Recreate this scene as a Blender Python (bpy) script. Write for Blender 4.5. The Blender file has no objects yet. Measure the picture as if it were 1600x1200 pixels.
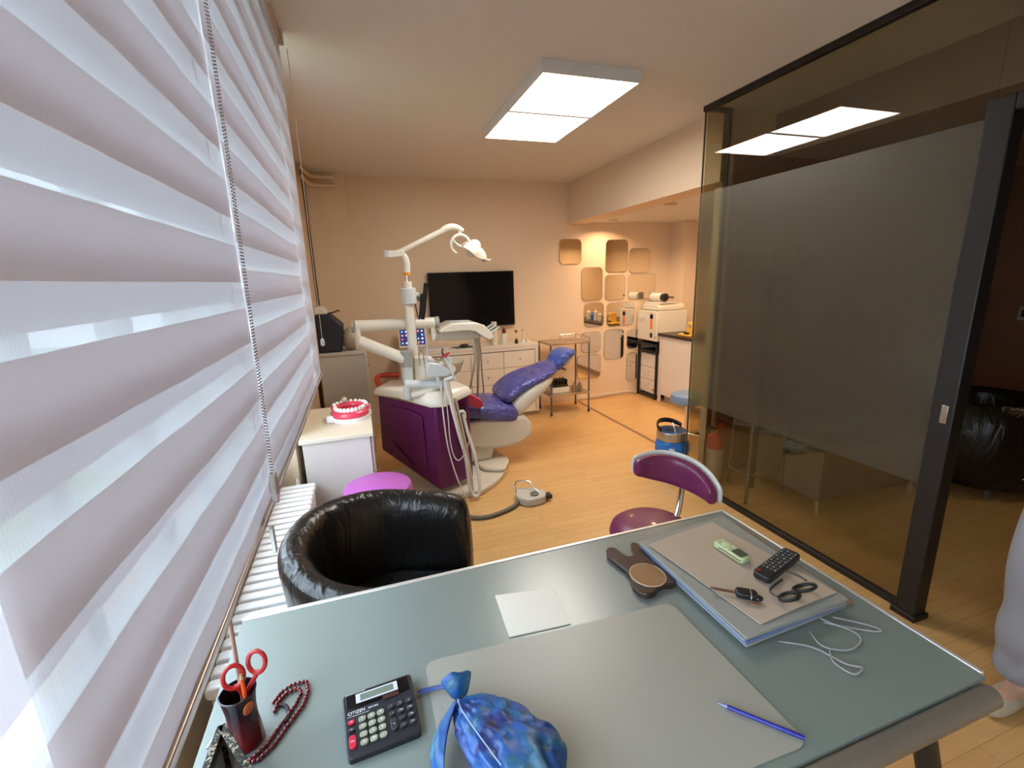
import bpy, bmesh, math, random
from mathutils import Vector, Matrix, Euler
random.seed(7)
SC = bpy.context.scene
COL = SC.collection
PI = math.pi
R = math.radians

# ---------------------------------------------------------------- camera
def make_camera():
    yaw, pitch, roll, F = 0.3139, 0.2294, -0.03205, 710.1
    f = Vector((math.sin(yaw)*math.cos(pitch), math.cos(yaw)*math.cos(pitch), -math.sin(pitch)))
    r = Vector((math.cos(yaw), -math.sin(yaw), 0)); u = r.cross(f)
    r2 = math.cos(roll)*r + math.sin(roll)*u
    u2 = -math.sin(roll)*r + math.cos(roll)*u
    cam = bpy.data.cameras.new('camera'); o = bpy.data.objects.new('camera', cam); COL.objects.link(o)
    m = Matrix((r2, u2, -f)).transposed().to_4x4(); m.translation = Vector((0, 0, 1.65))
    o.matrix_world = m
    cam.sensor_width = 36; cam.lens = 36*F/1600; cam.clip_start = 0.02
    SC.camera = o
make_camera()

# ---------------------------------------------------------------- light of the sky, exposure
SC.view_settings.view_transform = 'Standard'
SC.view_settings.look = 'None'
SC.view_settings.exposure = 0.6
SC.view_settings.gamma = 1
SC.view_settings.use_curve_mapping = False
w = bpy.data.worlds.new('sky'); SC.world = w; w.use_nodes = True
bg = w.node_tree.nodes['Background']; bg.inputs[0].default_value = (0.74, 0.86, 1.0, 1); bg.inputs[1].default_value = 6.5
PANEL = 13.0      # LED ceiling panels
WARM = 6.0

# ---------------------------------------------------------------- materials
def srgb(r, g, b):
    return tuple(((c/255)/12.92 if c/255 <= .04045 else ((c/255+.055)/1.055)**2.4) for c in (r, g, b))
MATS = {}
def M(name, col, rough=.5, metal=0, var=.06, scale=8, bump=0, bscale=60, coat=0, spec=.5, sheen=0, trans=0, emit=None, es=0):
    if name in MATS: return MATS[name]
    m = bpy.data.materials.new(name); m.use_nodes = True; nt = m.node_tree
    b = nt.nodes['Principled BSDF']
    b.inputs['Roughness'].default_value = rough; b.inputs['Metallic'].default_value = metal
    b.inputs['Specular IOR Level'].default_value = spec
    b.inputs['Coat Weight'].default_value = coat; b.inputs['Coat Roughness'].default_value = .08
    b.inputs['Sheen Weight'].default_value = sheen
    b.inputs['Transmission Weight'].default_value = trans
    c = tuple(col)
    tc = nt.nodes.new('ShaderNodeTexCoord')
    n = nt.nodes.new('ShaderNodeTexNoise'); n.inputs['Scale'].default_value = scale; n.inputs['Detail'].default_value = 3
    nt.links.new(tc.outputs['Object'], n.inputs['Vector'])
    mx = nt.nodes.new('ShaderNodeMix'); mx.data_type = 'RGBA'
    mx.inputs[6].default_value = tuple(x*(1-var) for x in c)+(1,)
    mx.inputs[7].default_value = tuple(min(1, x*(1+var)) for x in c)+(1,)
    nt.links.new(n.outputs['Fac'], mx.inputs[0]); nt.links.new(mx.outputs[2], b.inputs['Base Color'])
    if bump:
        n2 = nt.nodes.new('ShaderNodeTexNoise'); n2.inputs['Scale'].default_value = bscale; n2.inputs['Detail'].default_value = 4
        nt.links.new(tc.outputs['Object'], n2.inputs['Vector'])
        bp = nt.nodes.new('ShaderNodeBump'); bp.inputs['Strength'].default_value = bump; bp.inputs['Distance'].default_value = .01
        nt.links.new(n2.outputs['Fac'], bp.inputs['Height']); nt.links.new(bp.outputs[0], b.inputs['Normal'])
    if emit:
        b.inputs['Emission Color'].default_value = tuple(emit)+(1,); b.inputs['Emission Strength'].default_value = es
    MATS[name] = m; return m

def nodes_mat(name):
    m = bpy.data.materials.new(name); m.use_nodes = True; nt = m.node_tree
    for n in list(nt.nodes): nt.nodes.remove(n)
    out = nt.nodes.new('ShaderNodeOutputMaterial'); MATS[name] = m
    return m, nt, out

wall_m = M('wall_paint', (.76, .60, .43), .75, var=.02, scale=2, bump=.05, bscale=120)
ceil_m = M('ceiling_paint', (.72, .69, .65), .85, var=.015, scale=1.5)
white = M('white_laminate', (.74, .68, .60), .38, var=.02)
cream = M('cream_plastic', (.72, .68, .58), .32, var=.02, coat=.2)
cream2 = M('warm_shell_plastic', (.66, .60, .50), .35, var=.02)
grey_pl = M('grey_plastic', (.33, .33, .31), .45)
lightgrey = M('light_grey_plastic', (.58, .62, .62), .35)
purple = M('purple_gloss', (.11, .006, .095), .3, var=.05, coat=.2)
purple_vinyl = M('purple_vinyl', (.16, .018, .085), .33, var=.06, bump=.05, bscale=250, coat=.15)
crimson = M('crimson_vinyl', (.42, .03, .07), .3)
pink_vinyl = M('pink_vinyl', (.42, .10, .40), .38, var=.04)
black_pl = M('black_plastic', (.012, .012, .013), .35)
black_gl = M('black_screen', (.004, .004, .005), .12, spec=.3)
black_mt = M('black_metal', (.010, .010, .011), .42)
chrome = M('chrome', (.75, .75, .74), .12, 1)
steel = M('brushed_steel', (.50, .44, .38), .28, 1)
alu = M('aluminium_edge', (.80, .78, .76), .35, .7)
birch = M('birch_laminate', (.74, .66, .52), .4, var=.05, scale=5)
birch_side = M('pale_birch_side', (.66, .61, .56), .45, var=.05, scale=4)
dark_brown = M('dark_brown_top', (.035, .02, .016), .35)
red_pl = M('red_plastic', (.36, .010, .012), .3)
rad_white = M('radiator_enamel', (.86, .84, .83), .22, var=.01, coat=.4)
orange_st = M('orange_sticker', (.85, .22, .05), .5)
amber = M('amber_ring', (.70, .28, .02), .35)
yellow_pl = M('yellow_plastic', (.85, .50, .06), .35)
blue_vinyl = M('blue_vinyl', (.17, .27, .42), .4)
gum = M('pink_gum', (.75, .06, .12), .22, var=.1, coat=.5)
tooth = M('white_tooth', (.85, .85, .82), .2, coat=.5, var=.02)
paper = M('white_paper', (.80, .78, .70), .7, var=.02)
envelope = M('beige_envelope', (.45, .37, .29), .75, var=.05, scale=4)
folder_m = M('grey_folder', (.27, .28, .27), .6)
folder_b = M('blue_folder', (.12, .17, .36), .5)
folder_br = M('brown_folder', (.22, .15, .11), .7)
lace = M('white_lace', (.30, .30, .31), .8)
steel_dark = M('grey_metal', (.16, .15, .14), .5, .5)
wood_dark = M('dark_wood_door', (.17, .075, .045), .45, var=.2, scale=3)
hose_m = M('hose_grey', (.50, .44, .35), .4)
hose_w = M('hose_white', (.66, .63, .56), .35)
mirror_m = M('mirror_silver', (.80, .76, .68), .03, 1, var=.0)
mirror_edge = M('mirror_bevel', (.50, .42, .33), .2, .6)

def floor_material():
    m, nt, out = nodes_mat('beech_laminate')
    b = nt.nodes.new('ShaderNodeBsdfPrincipled'); tc = nt.nodes.new('ShaderNodeTexCoord')
    br = nt.nodes.new('ShaderNodeTexBrick'); br.offset = .37
    br.inputs['Scale'].default_value = 1; br.inputs['Brick Width'].default_value = .62; br.inputs['Row Height'].default_value = .066
    br.inputs['Mortar Size'].default_value = .0012; br.inputs['Bias'].default_value = -.1
    br.inputs['Color1'].default_value = (.74, .455, .185, 1); br.inputs['Color2'].default_value = (.68, .40, .15, 1)
    br.inputs['Mortar'].default_value = (.46, .26, .10, 1)
    n = nt.nodes.new('ShaderNodeTexNoise'); n.inputs['Scale'].default_value = 3
    mp = nt.nodes.new('ShaderNodeMapping'); mp.inputs['Scale'].default_value = (2, 30, 1)
    nt.links.new(tc.outputs['Object'], mp.inputs[0]); nt.links.new(mp.outputs[0], n.inputs['Vector'])
    nt.links.new(tc.outputs['Object'], br.inputs['Vector'])
    mx = nt.nodes.new('ShaderNodeMix'); mx.data_type = 'RGBA'; mx.blend_type = 'MULTIPLY'; mx.inputs[0].default_value = .22
    nt.links.new(br.outputs['Color'], mx.inputs[6]); nt.links.new(n.outputs['Fac'], mx.inputs[7])
    nt.links.new(mx.outputs[2], b.inputs['Base Color']); b.inputs['Roughness'].default_value = .33
    nt.links.new(b.outputs[0], out.inputs[0]); return m
floor_m = floor_material()

def glass_pane(name, tint=(.93, .95, .92), refl=1.0):
    m, nt, out = nodes_mat(name)
    t = nt.nodes.new('ShaderNodeBsdfTransparent'); t.inputs[0].default_value = tint+(1,)
    g = nt.nodes.new('ShaderNodeBsdfGlossy'); g.inputs['Roughness'].default_value = .0
    f = nt.nodes.new('ShaderNodeFresnel'); f.inputs[0].default_value = 1.5
    k = nt.nodes.new('ShaderNodeMath'); k.operation = 'MULTIPLY'; k.inputs[1].default_value = refl
    ge = nt.nodes.new('ShaderNodeNewGeometry'); iv = nt.nodes.new('ShaderNodeMath'); iv.operation = 'SUBTRACT'; iv.inputs[0].default_value = 1
    nt.links.new(ge.outputs['Backfacing'], iv.inputs[1]); k2 = nt.nodes.new('ShaderNodeMath'); k2.operation = 'MULTIPLY'; k2.use_clamp = True
    nt.links.new(f.outputs[0], k.inputs[0]); nt.links.new(iv.outputs[0], k2.inputs[1]); nt.links.new(k.outputs[0], k2.inputs[0])
    mx = nt.nodes.new('ShaderNodeMixShader'); nt.links.new(k2.outputs[0], mx.inputs[0])
    nt.links.new(t.outputs[0], mx.inputs[1]); nt.links.new(g.outputs[0], mx.inputs[2]); nt.links.new(mx.outputs[0], out.inputs[0])
    return m
win_glass = glass_pane('window_glass', (.95, .97, .98), .6)
part_glass = glass_pane('partition_glass', (.80, .79, .71), 1.7)

def frost_material():
    m, nt, out = nodes_mat('frosted_film')
    rf = nt.nodes.new('ShaderNodeBsdfRefraction'); rf.inputs['Roughness'].default_value = .25; rf.inputs['IOR'].default_value = 1.15
    rf.inputs['Color'].default_value = (.97, .97, .84, 1)
    d = nt.nodes.new('ShaderNodeBsdfDiffuse'); d.inputs[0].default_value = (.16, .135, .10, 1)
    tl = nt.nodes.new('ShaderNodeBsdfTranslucent'); tl.inputs[0].default_value = (.45, .42, .33, 1)
    a = nt.nodes.new('ShaderNodeMixShader'); a.inputs[0].default_value = .85
    nt.links.new(d.outputs[0], a.inputs[1]); nt.links.new(tl.outputs[0], a.inputs[2])
    b = nt.nodes.new('ShaderNodeMixShader'); b.inputs[0].default_value = .76
    nt.links.new(a.outputs[0], b.inputs[1]); nt.links.new(rf.outputs[0], b.inputs[2])
    gl = nt.nodes.new('ShaderNodeBsdfGlossy'); gl.inputs['Roughness'].default_value = .5; c_ = nt.nodes.new('ShaderNodeMixShader'); c_.inputs[0].default_value = .05
    nt.links.new(b.outputs[0], c_.inputs[1]); nt.links.new(gl.outputs[0], c_.inputs[2]); nt.links.new(c_.outputs[0], out.inputs[0]); return m
frost = frost_material()

def cloth_light(name, col, tcol, mixt, transp, stripes=0):
    """roller-blind weave: diffuse + translucent, with an open share between the threads"""
    m, nt, out = nodes_mat(name)
    d = nt.nodes.new('ShaderNodeBsdfDiffuse'); d.inputs[0].default_value = col+(1,)
    t = nt.nodes.new('ShaderNodeBsdfTranslucent'); t.inputs[0].default_value = tcol+(1,)
    a = nt.nodes.new('ShaderNodeMixShader'); a.inputs[0].default_value = mixt
    nt.links.new(d.outputs[0], a.inputs[1]); nt.links.new(t.outputs[0], a.inputs[2])
    tp = nt.nodes.new('ShaderNodeBsdfTransparent')
    b = nt.nodes.new('ShaderNodeMixShader'); b.inputs[0].default_value = transp
    if stripes:
        tc = nt.nodes.new('ShaderNodeTexCoord'); wv = nt.nodes.new('ShaderNodeTexWave'); wv.bands_direction = 'Y'
        wv.inputs['Scale'].default_value = stripes; wv.inputs['Distortion'].default_value = .6
        mr = nt.nodes.new('ShaderNodeMapRange'); mr.inputs[3].default_value = transp*.9; mr.inputs[4].default_value = min(1, transp*1.1)
        nt.links.new(tc.outputs['Object'], wv.inputs['Vector']); nt.links.new(wv.outputs['Fac'], mr.inputs[0]); nt.links.new(mr.outputs[0], b.inputs[0])
    nt.links.new(a.outputs[0], b.inputs[1]); nt.links.new(tp.outputs[0], b.inputs[2]); nt.links.new(b.outputs[0], out.inputs[0])
    return m
blind_opaque = cloth_light('blind_weave', (.70, .62, .56), (.46, .42, .46), .45, .0)
blind_sheer = cloth_light('blind_sheer', (.80, .80, .82), (.52, .54, .58), .55, .20, 75)

def blue_bag():
    m, nt, out = nodes_mat('blue_print_nylon')
    b = nt.nodes.new('ShaderNodeBsdfPrincipled'); tc = nt.nodes.new('ShaderNodeTexCoord')
    n = nt.nodes.new('ShaderNodeTexNoise'); n.inputs['Scale'].default_value = 14; n.inputs['Detail'].default_value = 4; n.inputs['Distortion'].default_value = .6
    r = nt.nodes.new('ShaderNodeValToRGB'); e = r.color_ramp.elements
    e[0].position = .35; e[0].color = (.006, .022, .14, 1); e[1].position = .66; e[1].color = (.12, .25, .36, 1)
    x = e.new(.48); x.color = (.012, .085, .32, 1); x = e.new(.57); x.color = (.02, .10, .20, 1)
    n2 = nt.nodes.new('ShaderNodeTexNoise'); n2.inputs['Scale'].default_value = 9; n2.inputs['Distortion'].default_value = .7
    bp = nt.nodes.new('ShaderNodeBump'); bp.inputs['Strength'].default_value = .9; bp.inputs['Distance'].default_value = .02
    for k in (n, n2): nt.links.new(tc.outputs['Object'], k.inputs['Vector'])
    nt.links.new(n.outputs['Fac'], r.inputs[0]); nt.links.new(r.outputs[0], b.inputs['Base Color'])
    nt.links.new(n2.outputs['Fac'], bp.inputs['Height']); nt.links.new(bp.outputs[0], b.inputs['Normal'])
    b.inputs['Roughness'].default_value = .42; nt.links.new(b.outputs[0], out.inputs[0]); return m
bag_m = blue_bag()

def wrinkled(name, col, rough, strength, scale, stretch=(1, 1, 1), coat=0, dist=.02):
    m, nt, out = nodes_mat(name)
    b = nt.nodes.new('ShaderNodeBsdfPrincipled'); tc = nt.nodes.new('ShaderNodeTexCoord'); mp = nt.nodes.new('ShaderNodeMapping')
    mp.inputs['Scale'].default_value = stretch
    n = nt.nodes.new('ShaderNodeTexNoise'); n.inputs['Scale'].default_value = scale; n.inputs['Detail'].default_value = 2; n.inputs['Distortion'].default_value = 1.2
    bp = nt.nodes.new('ShaderNodeBump'); bp.inputs['Strength'].default_value = strength; bp.inputs['Distance'].default_value = dist
    nt.links.new(tc.outputs['Object'], mp.inputs[0]); nt.links.new(mp.outputs[0], n.inputs['Vector'])
    nt.links.new(n.outputs['Fac'], bp.inputs['Height']); nt.links.new(bp.outputs[0], b.inputs['Normal'])
    b.inputs['Base Color'].default_value = col+(1,); b.inputs['Roughness'].default_value = rough; b.inputs['Coat Weight'].default_value = coat
    nt.links.new(b.outputs[0], out.inputs[0]); return m
leather = wrinkled('black_leather', (.007, .006, .006), .30, .8, 16, (1, 1, .3), dist=.012)
cover_blue = wrinkled('blue_plastic_cover', (.085, .085, .32), .3, .9, 9, (1, 1, 1.6), coat=.3, dist=.05)
cover_blue2 = wrinkled('bright_blue_cover', (.07, .12, .45), .3, 1.0, 18, coat=.3, dist=.05)
bin_bag = wrinkled('blue_bin_liner', (.02, .16, .55), .3, .8, 14)
trousers_m = wrinkled('pale_grey_cloth', (.28, .295, .34), .9, .5, 6)
fleece_m = M('pink_white_fleece', (.66, .58, .55), .95, bump=.8, bscale=60)

def desk_glass():
    m, nt, out = nodes_mat('satin_green_glass')
    b = nt.nodes.new('ShaderNodeBsdfPrincipled')
    b.inputs['Base Color'].default_value = (.18, .215, .20, 1); b.inputs['Roughness'].default_value = .30
    b.inputs['Specular IOR Level'].default_value = .8
    nt.links.new(b.outputs[0], out.inputs[0]); return m
desk_m = desk_glass()
pad_m = M('satin_clear_mat', (.31, .305, .265), .38, var=.03, scale=5)

# ---------------------------------------------------------------- geometry helpers
class G:
    def __init__(s): s.bm = bmesh.new(); s.mi = 0
    def _mi(s, fs):
        for f in fs: f.material_index = s.mi
    def box(s, c, d, rot=None, taper=None):
        vs = bmesh.ops.create_cube(s.bm, size=1)['verts']
        for v in vs:
            if taper and v.co.z > 0: v.co.x *= taper[0]; v.co.y *= taper[1]
            v.co = Vector((v.co.x*d[0], v.co.y*d[1], v.co.z*d[2]))
            if rot: v.co.rotate(Euler(rot))
            v.co += Vector(c)
        s._mi({f for v in vs for f in v.link_faces}); return s
    def b2(s, a, b): # box from corner to corner
        return s.box([(a[i]+b[i])/2 for i in range(3)], [abs(b[i]-a[i]) for i in range(3)])
    def prism(s, poly, axis, a, b):
        """extrude a 2-D outline along an axis from a to b"""
        def P3(p, t): return {'x': (t, p[0], p[1]), 'y': (p[0], t, p[1]), 'z': (p[0], p[1], t)}[axis]
        A = [s.bm.verts.new(P3(p, a)) for p in poly]; B = [s.bm.verts.new(P3(p, b)) for p in poly]
        n = len(poly); fs = [s.bm.faces.new(A), s.bm.faces.new(B[::-1])]
        for i in range(n): fs.append(s.bm.faces.new((A[i], B[i], B[(i+1) % n], A[(i+1) % n])))
        bmesh.ops.recalc_face_normals(s.bm, faces=fs); s._mi(fs); return s
    def rrect(s, c, w, h, r, axis, t, seg=6, rot=0):
        """rounded rectangle centred at c, thickness t along axis"""
        pts = []
        for k, (sx, sy) in enumerate(((1, 1), (-1, 1), (-1, -1), (1, -1))):
            for j in range(seg+1):
                a = k*PI/2 + j*PI/2/seg
                pts.append((sx*(w/2-r)+r*math.cos(a), sy*(h/2-r)+r*math.sin(a)))
        if rot: pts = [(x*math.cos(rot)-y*math.sin(rot), x*math.sin(rot)+y*math.cos(rot)) for x, y in pts]
        i, j, k = {'x': (1, 2, 0), 'y': (0, 2, 1), 'z': (0, 1, 2)}[axis]
        return s.prism([(x+c[i], y+c[j]) for x, y in pts], axis, c[k]-t/2, c[k]+t/2)
    def rings(s, rs, cap=True, closed=False):
        V = [[s.bm.verts.new(p) for p in r] for r in rs]; fs = []
        m = len(V) if closed else len(V)-1
        for i in range(m):
            A, B = V[i], V[(i+1) % len(V)]; n = len(A)
            for j in range(n): fs.append(s.bm.faces.new((A[j], A[(j+1) % n], B[(j+1) % n], B[j])))
        if cap and not closed: fs.append(s.bm.faces.new(V[0][::-1])); fs.append(s.bm.faces.new(V[-1]))
        bmesh.ops.recalc_face_normals(s.bm, faces=fs); s._mi(fs); return s
    def cyl(s, p0, p1, r0, r1=None, seg=20):
        return s.tube([p0, p1], r0, r1=r1, seg=seg, smooth=0)
    def tube(s, pts, r, r1=None, seg=10, smooth=4, closed=False, rad=None):
        P = [Vector(p) for p in pts]
        if smooth and len(P) > 2:
            Q = []; RR = []; n = len(P); rng = range(n if closed else n-1)
            for i in rng:
                a, b, c, d = (P[(i-1) % n] if closed or i else P[0], P[i], P[(i+1) % n], P[(i+2) % n] if closed or i+2 < n else P[-1])
                for k in range(smooth):
                    t = k/smooth; t2 = t*t; t3 = t2*t
                    Q.append(.5*((2*b)+(-a+c)*t+(2*a-5*b+4*c-d)*t2+(-a+3*b-3*c+d)*t3))
                    if rad: RR.append(rad[i]*(1-t)+rad[(i+1) % n]*t)
            if not closed: Q.append(P[-1]); RR.append(rad[-1] if rad else 0)
            P = Q
            if rad: rad = RR
        n = len(P); rs = []; prev = None
        for i in range(n):
            if closed: t = P[(i+1) % n]-P[i-1]
            else: t = P[min(i+1, n-1)]-P[max(i-1, 0)]
            if t.length < 1e-9: t = Vector((0, 0, 1))
            t.normalize()
            if prev is None:
                x = t.orthogonal().normalized()
            else:
                x = prev-t*prev.dot(t); x = x.normalized() if x.length > 1e-6 else t.orthogonal().normalized()
            prev = x; y = t.cross(x)
            rr = rad[i] if rad else (r if r1 is None else r+(r1-r)*i/(n-1))
            rs.append([P[i]+x*rr*math.cos(2*PI*k/seg)+y*rr*math.sin(2*PI*k/seg) for k in range(seg)])
        return s.rings(rs, closed=closed)
    def lathe(s, prof, c=(0, 0, 0), seg=28, rot=None, sx=1, sy=1):
        rs = []
        for r, z in prof:
            ring = []
            for k in range(seg):
                v = Vector((sx*r*math.cos(2*PI*k/seg), sy*r*math.sin(2*PI*k/seg), z))
                if rot: v.rotate(Euler(rot))
                ring.append(v+Vector(c))
            rs.append(ring)
        return s.rings(rs)
    def ell(s, c, r, rot=None, u=20, v=12):
        if not hasattr(r, '__len__'): r = (r, r, r)
        vs = bmesh.ops.create_uvsphere(s.bm, u_segments=u, v_segments=v, radius=1)['verts']
        for q in vs:
            q.co = Vector((q.co.x*r[0], q.co.y*r[1], q.co.z*r[2]))
            if rot: q.co.rotate(Euler(rot))
            q.co += Vector(c)
        s._mi({f for q in vs for f in q.link_faces}); return s

SHIFT = {}
def _root(o):
    while o.parent: o = o.parent
    return o
def _finish(o, bev, sub, ang, seg=2):
    me = o.data
    for p in me.polygons: p.use_smooth = True
    me.set_sharp_from_angle(angle=R(ang))
    if bev:
        b = o.modifiers.new('bevel', 'BEVEL'); b.width = bev; b.segments = seg; b.limit_method = 'ANGLE'; b.angle_limit = R(35)
        b.harden_normals = False
    if sub:
        b = o.modifiers.new('subsurf', 'SUBSURF'); b.levels = sub; b.render_levels = sub
def T(name, label, cat, loc=(0, 0, 0), rz=0, group=None, local=False, rot=None):
    o = bpy.data.objects.new(name, None); COL.objects.link(o); o.location = loc
    o.rotation_euler = rot if rot else (0, 0, rz)
    o.empty_display_size = .05
    o['label'] = label; o['category'] = cat
    if group: o['group'] = group
    SHIFT[o] = Vector((0, 0, 0)) if local else Vector(loc)
    return o
def P(name, g, mat, parent, bev=0, sub=0, ang=40, label=None, seg=2):
    bmesh.ops.translate(g.bm, verts=g.bm.verts, vec=-SHIFT[_root(parent)])
    me = bpy.data.meshes.new(name); g.bm.to_mesh(me); g.bm.free()
    for m in (mat if isinstance(mat, (list, tuple)) else [mat]): me.materials.append(m)
    o = bpy.data.objects.new(name, me); COL.objects.link(o); o.parent = parent
    _finish(o, bev, sub, ang, seg)
    if label: o['label'] = label
    return o
def S(name, g, mat, label, cat, group=None, bev=0, sub=0, ang=40, kind=None, seg=2):
    xs = [v.co for v in g.bm.verts]
    c = Vector(((min(v.x for v in xs)+max(v.x for v in xs))/2, (min(v.y for v in xs)+max(v.y for v in xs))/2, min(v.z for v in xs)))
    bmesh.ops.translate(g.bm, verts=g.bm.verts, vec=-c)
    me = bpy.data.meshes.new(name); g.bm.to_mesh(me); g.bm.free()
    for m in (mat if isinstance(mat, (list, tuple)) else [mat]): me.materials.append(m)
    o = bpy.data.objects.new(name, me); COL.objects.link(o); o.location = c
    _finish(o, bev, sub, ang, seg)
    if kind: o['kind'] = kind
    else: o['label'] = label; o['category'] = cat
    if group: o['group'] = group
    SHIFT[o] = c
    return o
def ST(name, g, mat, bev=0): return S(name, g, mat, None, None, kind='structure', bev=bev)
def copy_tree(o, parent=None):
    c = o.copy(); COL.objects.link(c); c.parent = parent
    for ch in [x for x in o.children]: copy_tree(ch, c)
    return c
def text_part(name, txt, size, mat, parent, loc, rot=(0, 0, 0), depth=.0004, align='CENTER', sx=1):
    cu = bpy.data.curves.new(name, 'FONT'); cu.body = txt; cu.size = size; cu.extrude = depth; cu.align_x = align; cu.align_y = 'CENTER'
    tmp = bpy.data.objects.new(name, cu); COL.objects.link(tmp)
    dg = bpy.context.evaluated_depsgraph_get(); me = bpy.data.meshes.new_from_object(tmp.evaluated_get(dg))
    bpy.data.objects.remove(tmp)
    M4 = Matrix.Translation(Vector(loc)) @ Euler(rot).to_matrix().to_4x4() @ Matrix.Diagonal((sx, 1, 1, 1))
    me.transform(M4); me.transform(Matrix.Translation(-SHIFT[_root(parent)])); me.materials.clear(); me.materials.append(mat)
    o = bpy.data.objects.new(name, me); COL.objects.link(o); o.parent = parent
    return o

# ---------------------------------------------------------------- the room
CZ = 2.75; BY = 5.42; GX = 2.39
ST('floor', G().b2((-.95, -1.4, -.06), (6.0, 5.7, 0)), floor_m)
ST('ceiling', G().b2((-.95, -1.4, CZ), (6.0, 5.7, CZ+.08)), ceil_m)
ST('wall_back', G().b2((-.95, BY, 0), (6.0, BY+.12, CZ)), wall_m)
ST('wall_front', G().b2((-.95, -1.4, 0), (6.0, -1.3, CZ)), wall_m)
g = G()   # window wall: parapet, lintel and piers round the long window
g.b2((-.90, -1.3, 0), (-.62, BY, .70)); g.b2((-.90, -1.3, 2.68), (-.52, BY, CZ))
g.b2((-.90, -1.3, .70), (-.62, -1.2, 2.68)); g.b2((-.90, 2.65, .70), (-.62, BY, 2.68)); g.b2((-.62, 2.72, 0), (-.43, BY, CZ))
ST('wall_left', g, wall_m)
ST('trim_1', G().b2((-.40, 5.30, 0), (-.02, BY, CZ)), wall_m)                       # shallow pier in the back corner
ST('trim_2', G().b2((2.55, 2.86, 2.28), (2.78, BY, CZ)), wall_m)                    # beam over the side room
ST('trim_3', G().b2((2.78, 2.98, 2.30), (4.55, BY, 2.38)), ceil_m)                  # low ceiling of the side room
ST('wall_right', G().b2((4.46, 2.98, 0), (4.6, BY, 2.4)), wall_m)
ST('trim_4', G().b2((4.08, 5.12, 0), (4.46, BY, 2.3)), wall_m)                      # pier in the far corner
ST('wall_partition', G().b2((2.62, 2.86, 0), (6.0, 2.98, CZ)), wall_m)
ST('trim_10', G().b2((2.66, 2.835, 0), (5.6, 2.86, 2.46)), wood_dark)
ST('trim_5', G().b2((2.75, 2.98, 2.28), (2.80, BY, 2.40)), wall_m)
ST('wall_corridor', G().b2((5.6, -1.3, 0), (5.75, 2.86, CZ)), wood_dark)
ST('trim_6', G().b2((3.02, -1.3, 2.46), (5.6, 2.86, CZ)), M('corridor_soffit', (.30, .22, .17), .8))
ST('wall_doorway', G().b2((GX-.03, -1.3, 0), (GX+.05, .12, CZ)), wall_m)
ST('trim_7', G().box((2.665, 4.08, .004), (.028, 2.55, .008)), M('floor_strip', (.36, .22, .15), .35, .3), bev=.002)
# skirting of the side room
ST('baseboard_back', G().b2((2.66, 5.404, 0), (3.62, BY, .05)), wall_m, bev=.004)

# windows: white frames, panes
def window(n, y0, y1, z0=.72, z1=2.66, x=-.72):
    g = G(); t = .05
    g.b2((x-.03, y0, z0), (x+.03, y1, z0+t)); g.b2((x-.03, y0, z1-t), (x+.03, y1, z1))
    g.b2((x-.03, y0, z0+t), (x+.03, y0+t, z1-t)); g.b2((x-.03, y1-t, z0+t), (x+.03, y1, z1-t))
    g.b2((x-.025, (y0+y1)/2-.035, z0+t), (x+.025, (y0+y1)/2+.035, z1-t))
    f = ST('window_%d' % n, g, M('window_frame_white', (.80, .80, .80), .35), bev=.004)
    P('pane', G().b2((x-.004, y0+t, z0+t), (x+.004, y1-t, z1-t)), win_glass, f)
window(4, -1.2, -.15); window(1, -.15, .78); window(2, .78, 1.71); window(3, 1.71, 2.65)  # the first one, unseen behind the camera, is added for daylight on the desk
ST('trim_8', G().b2((-.74, -1.2, .68), (-.56, 2.65, .72)), M('sill_stone', (.62, .60, .58), .3), bev=.006)

# the street outside: ground, lawn, facades with window strips
ST('trim_9', G().b2((-40, -30, -3.2), (-1.2, 50, -3.0)), M('street_ground', (.35, .36, .36), .9))
S('lawn', G().b2((-9, -4, -3.0), (-3.5, 14, -2.9)), M('lawn_green', (.22, .30, .10), .9, var=.4), 'green lawn strip outside below the windows', 'lawn', kind='stuff')
def facade(y0, y1, x, h, col, label):
    t = T('office_building', label, 'building', (x, (y0+y1)/2, -3.0), group=None)
    P('wall', G().b2((x-4, y0, -3.0), (x, y1, h)), M('facade_%d' % int(y0*10), col, .8), t)
    gl = M('facade_glass', (.03, .04, .06), .1)
    z = -2.2; n = 0
    while z < h-1.2:
        y = y0+.5
        while y < y1-.9 and n < 90:
            P('window', G().b2((x-.02, y, z), (x+.04, y+.75, z+1.5)), gl, t); y += 1.5; n += 1
        z += 2.6
facade(-6, 4, -13, 2.2, (.55, .60, .66), 'pale grey office block seen through the near blind')
facade(6, 20, -15, 3.2, (.60, .56, .50), 'beige office block farther up the street beyond the blind')

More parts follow.
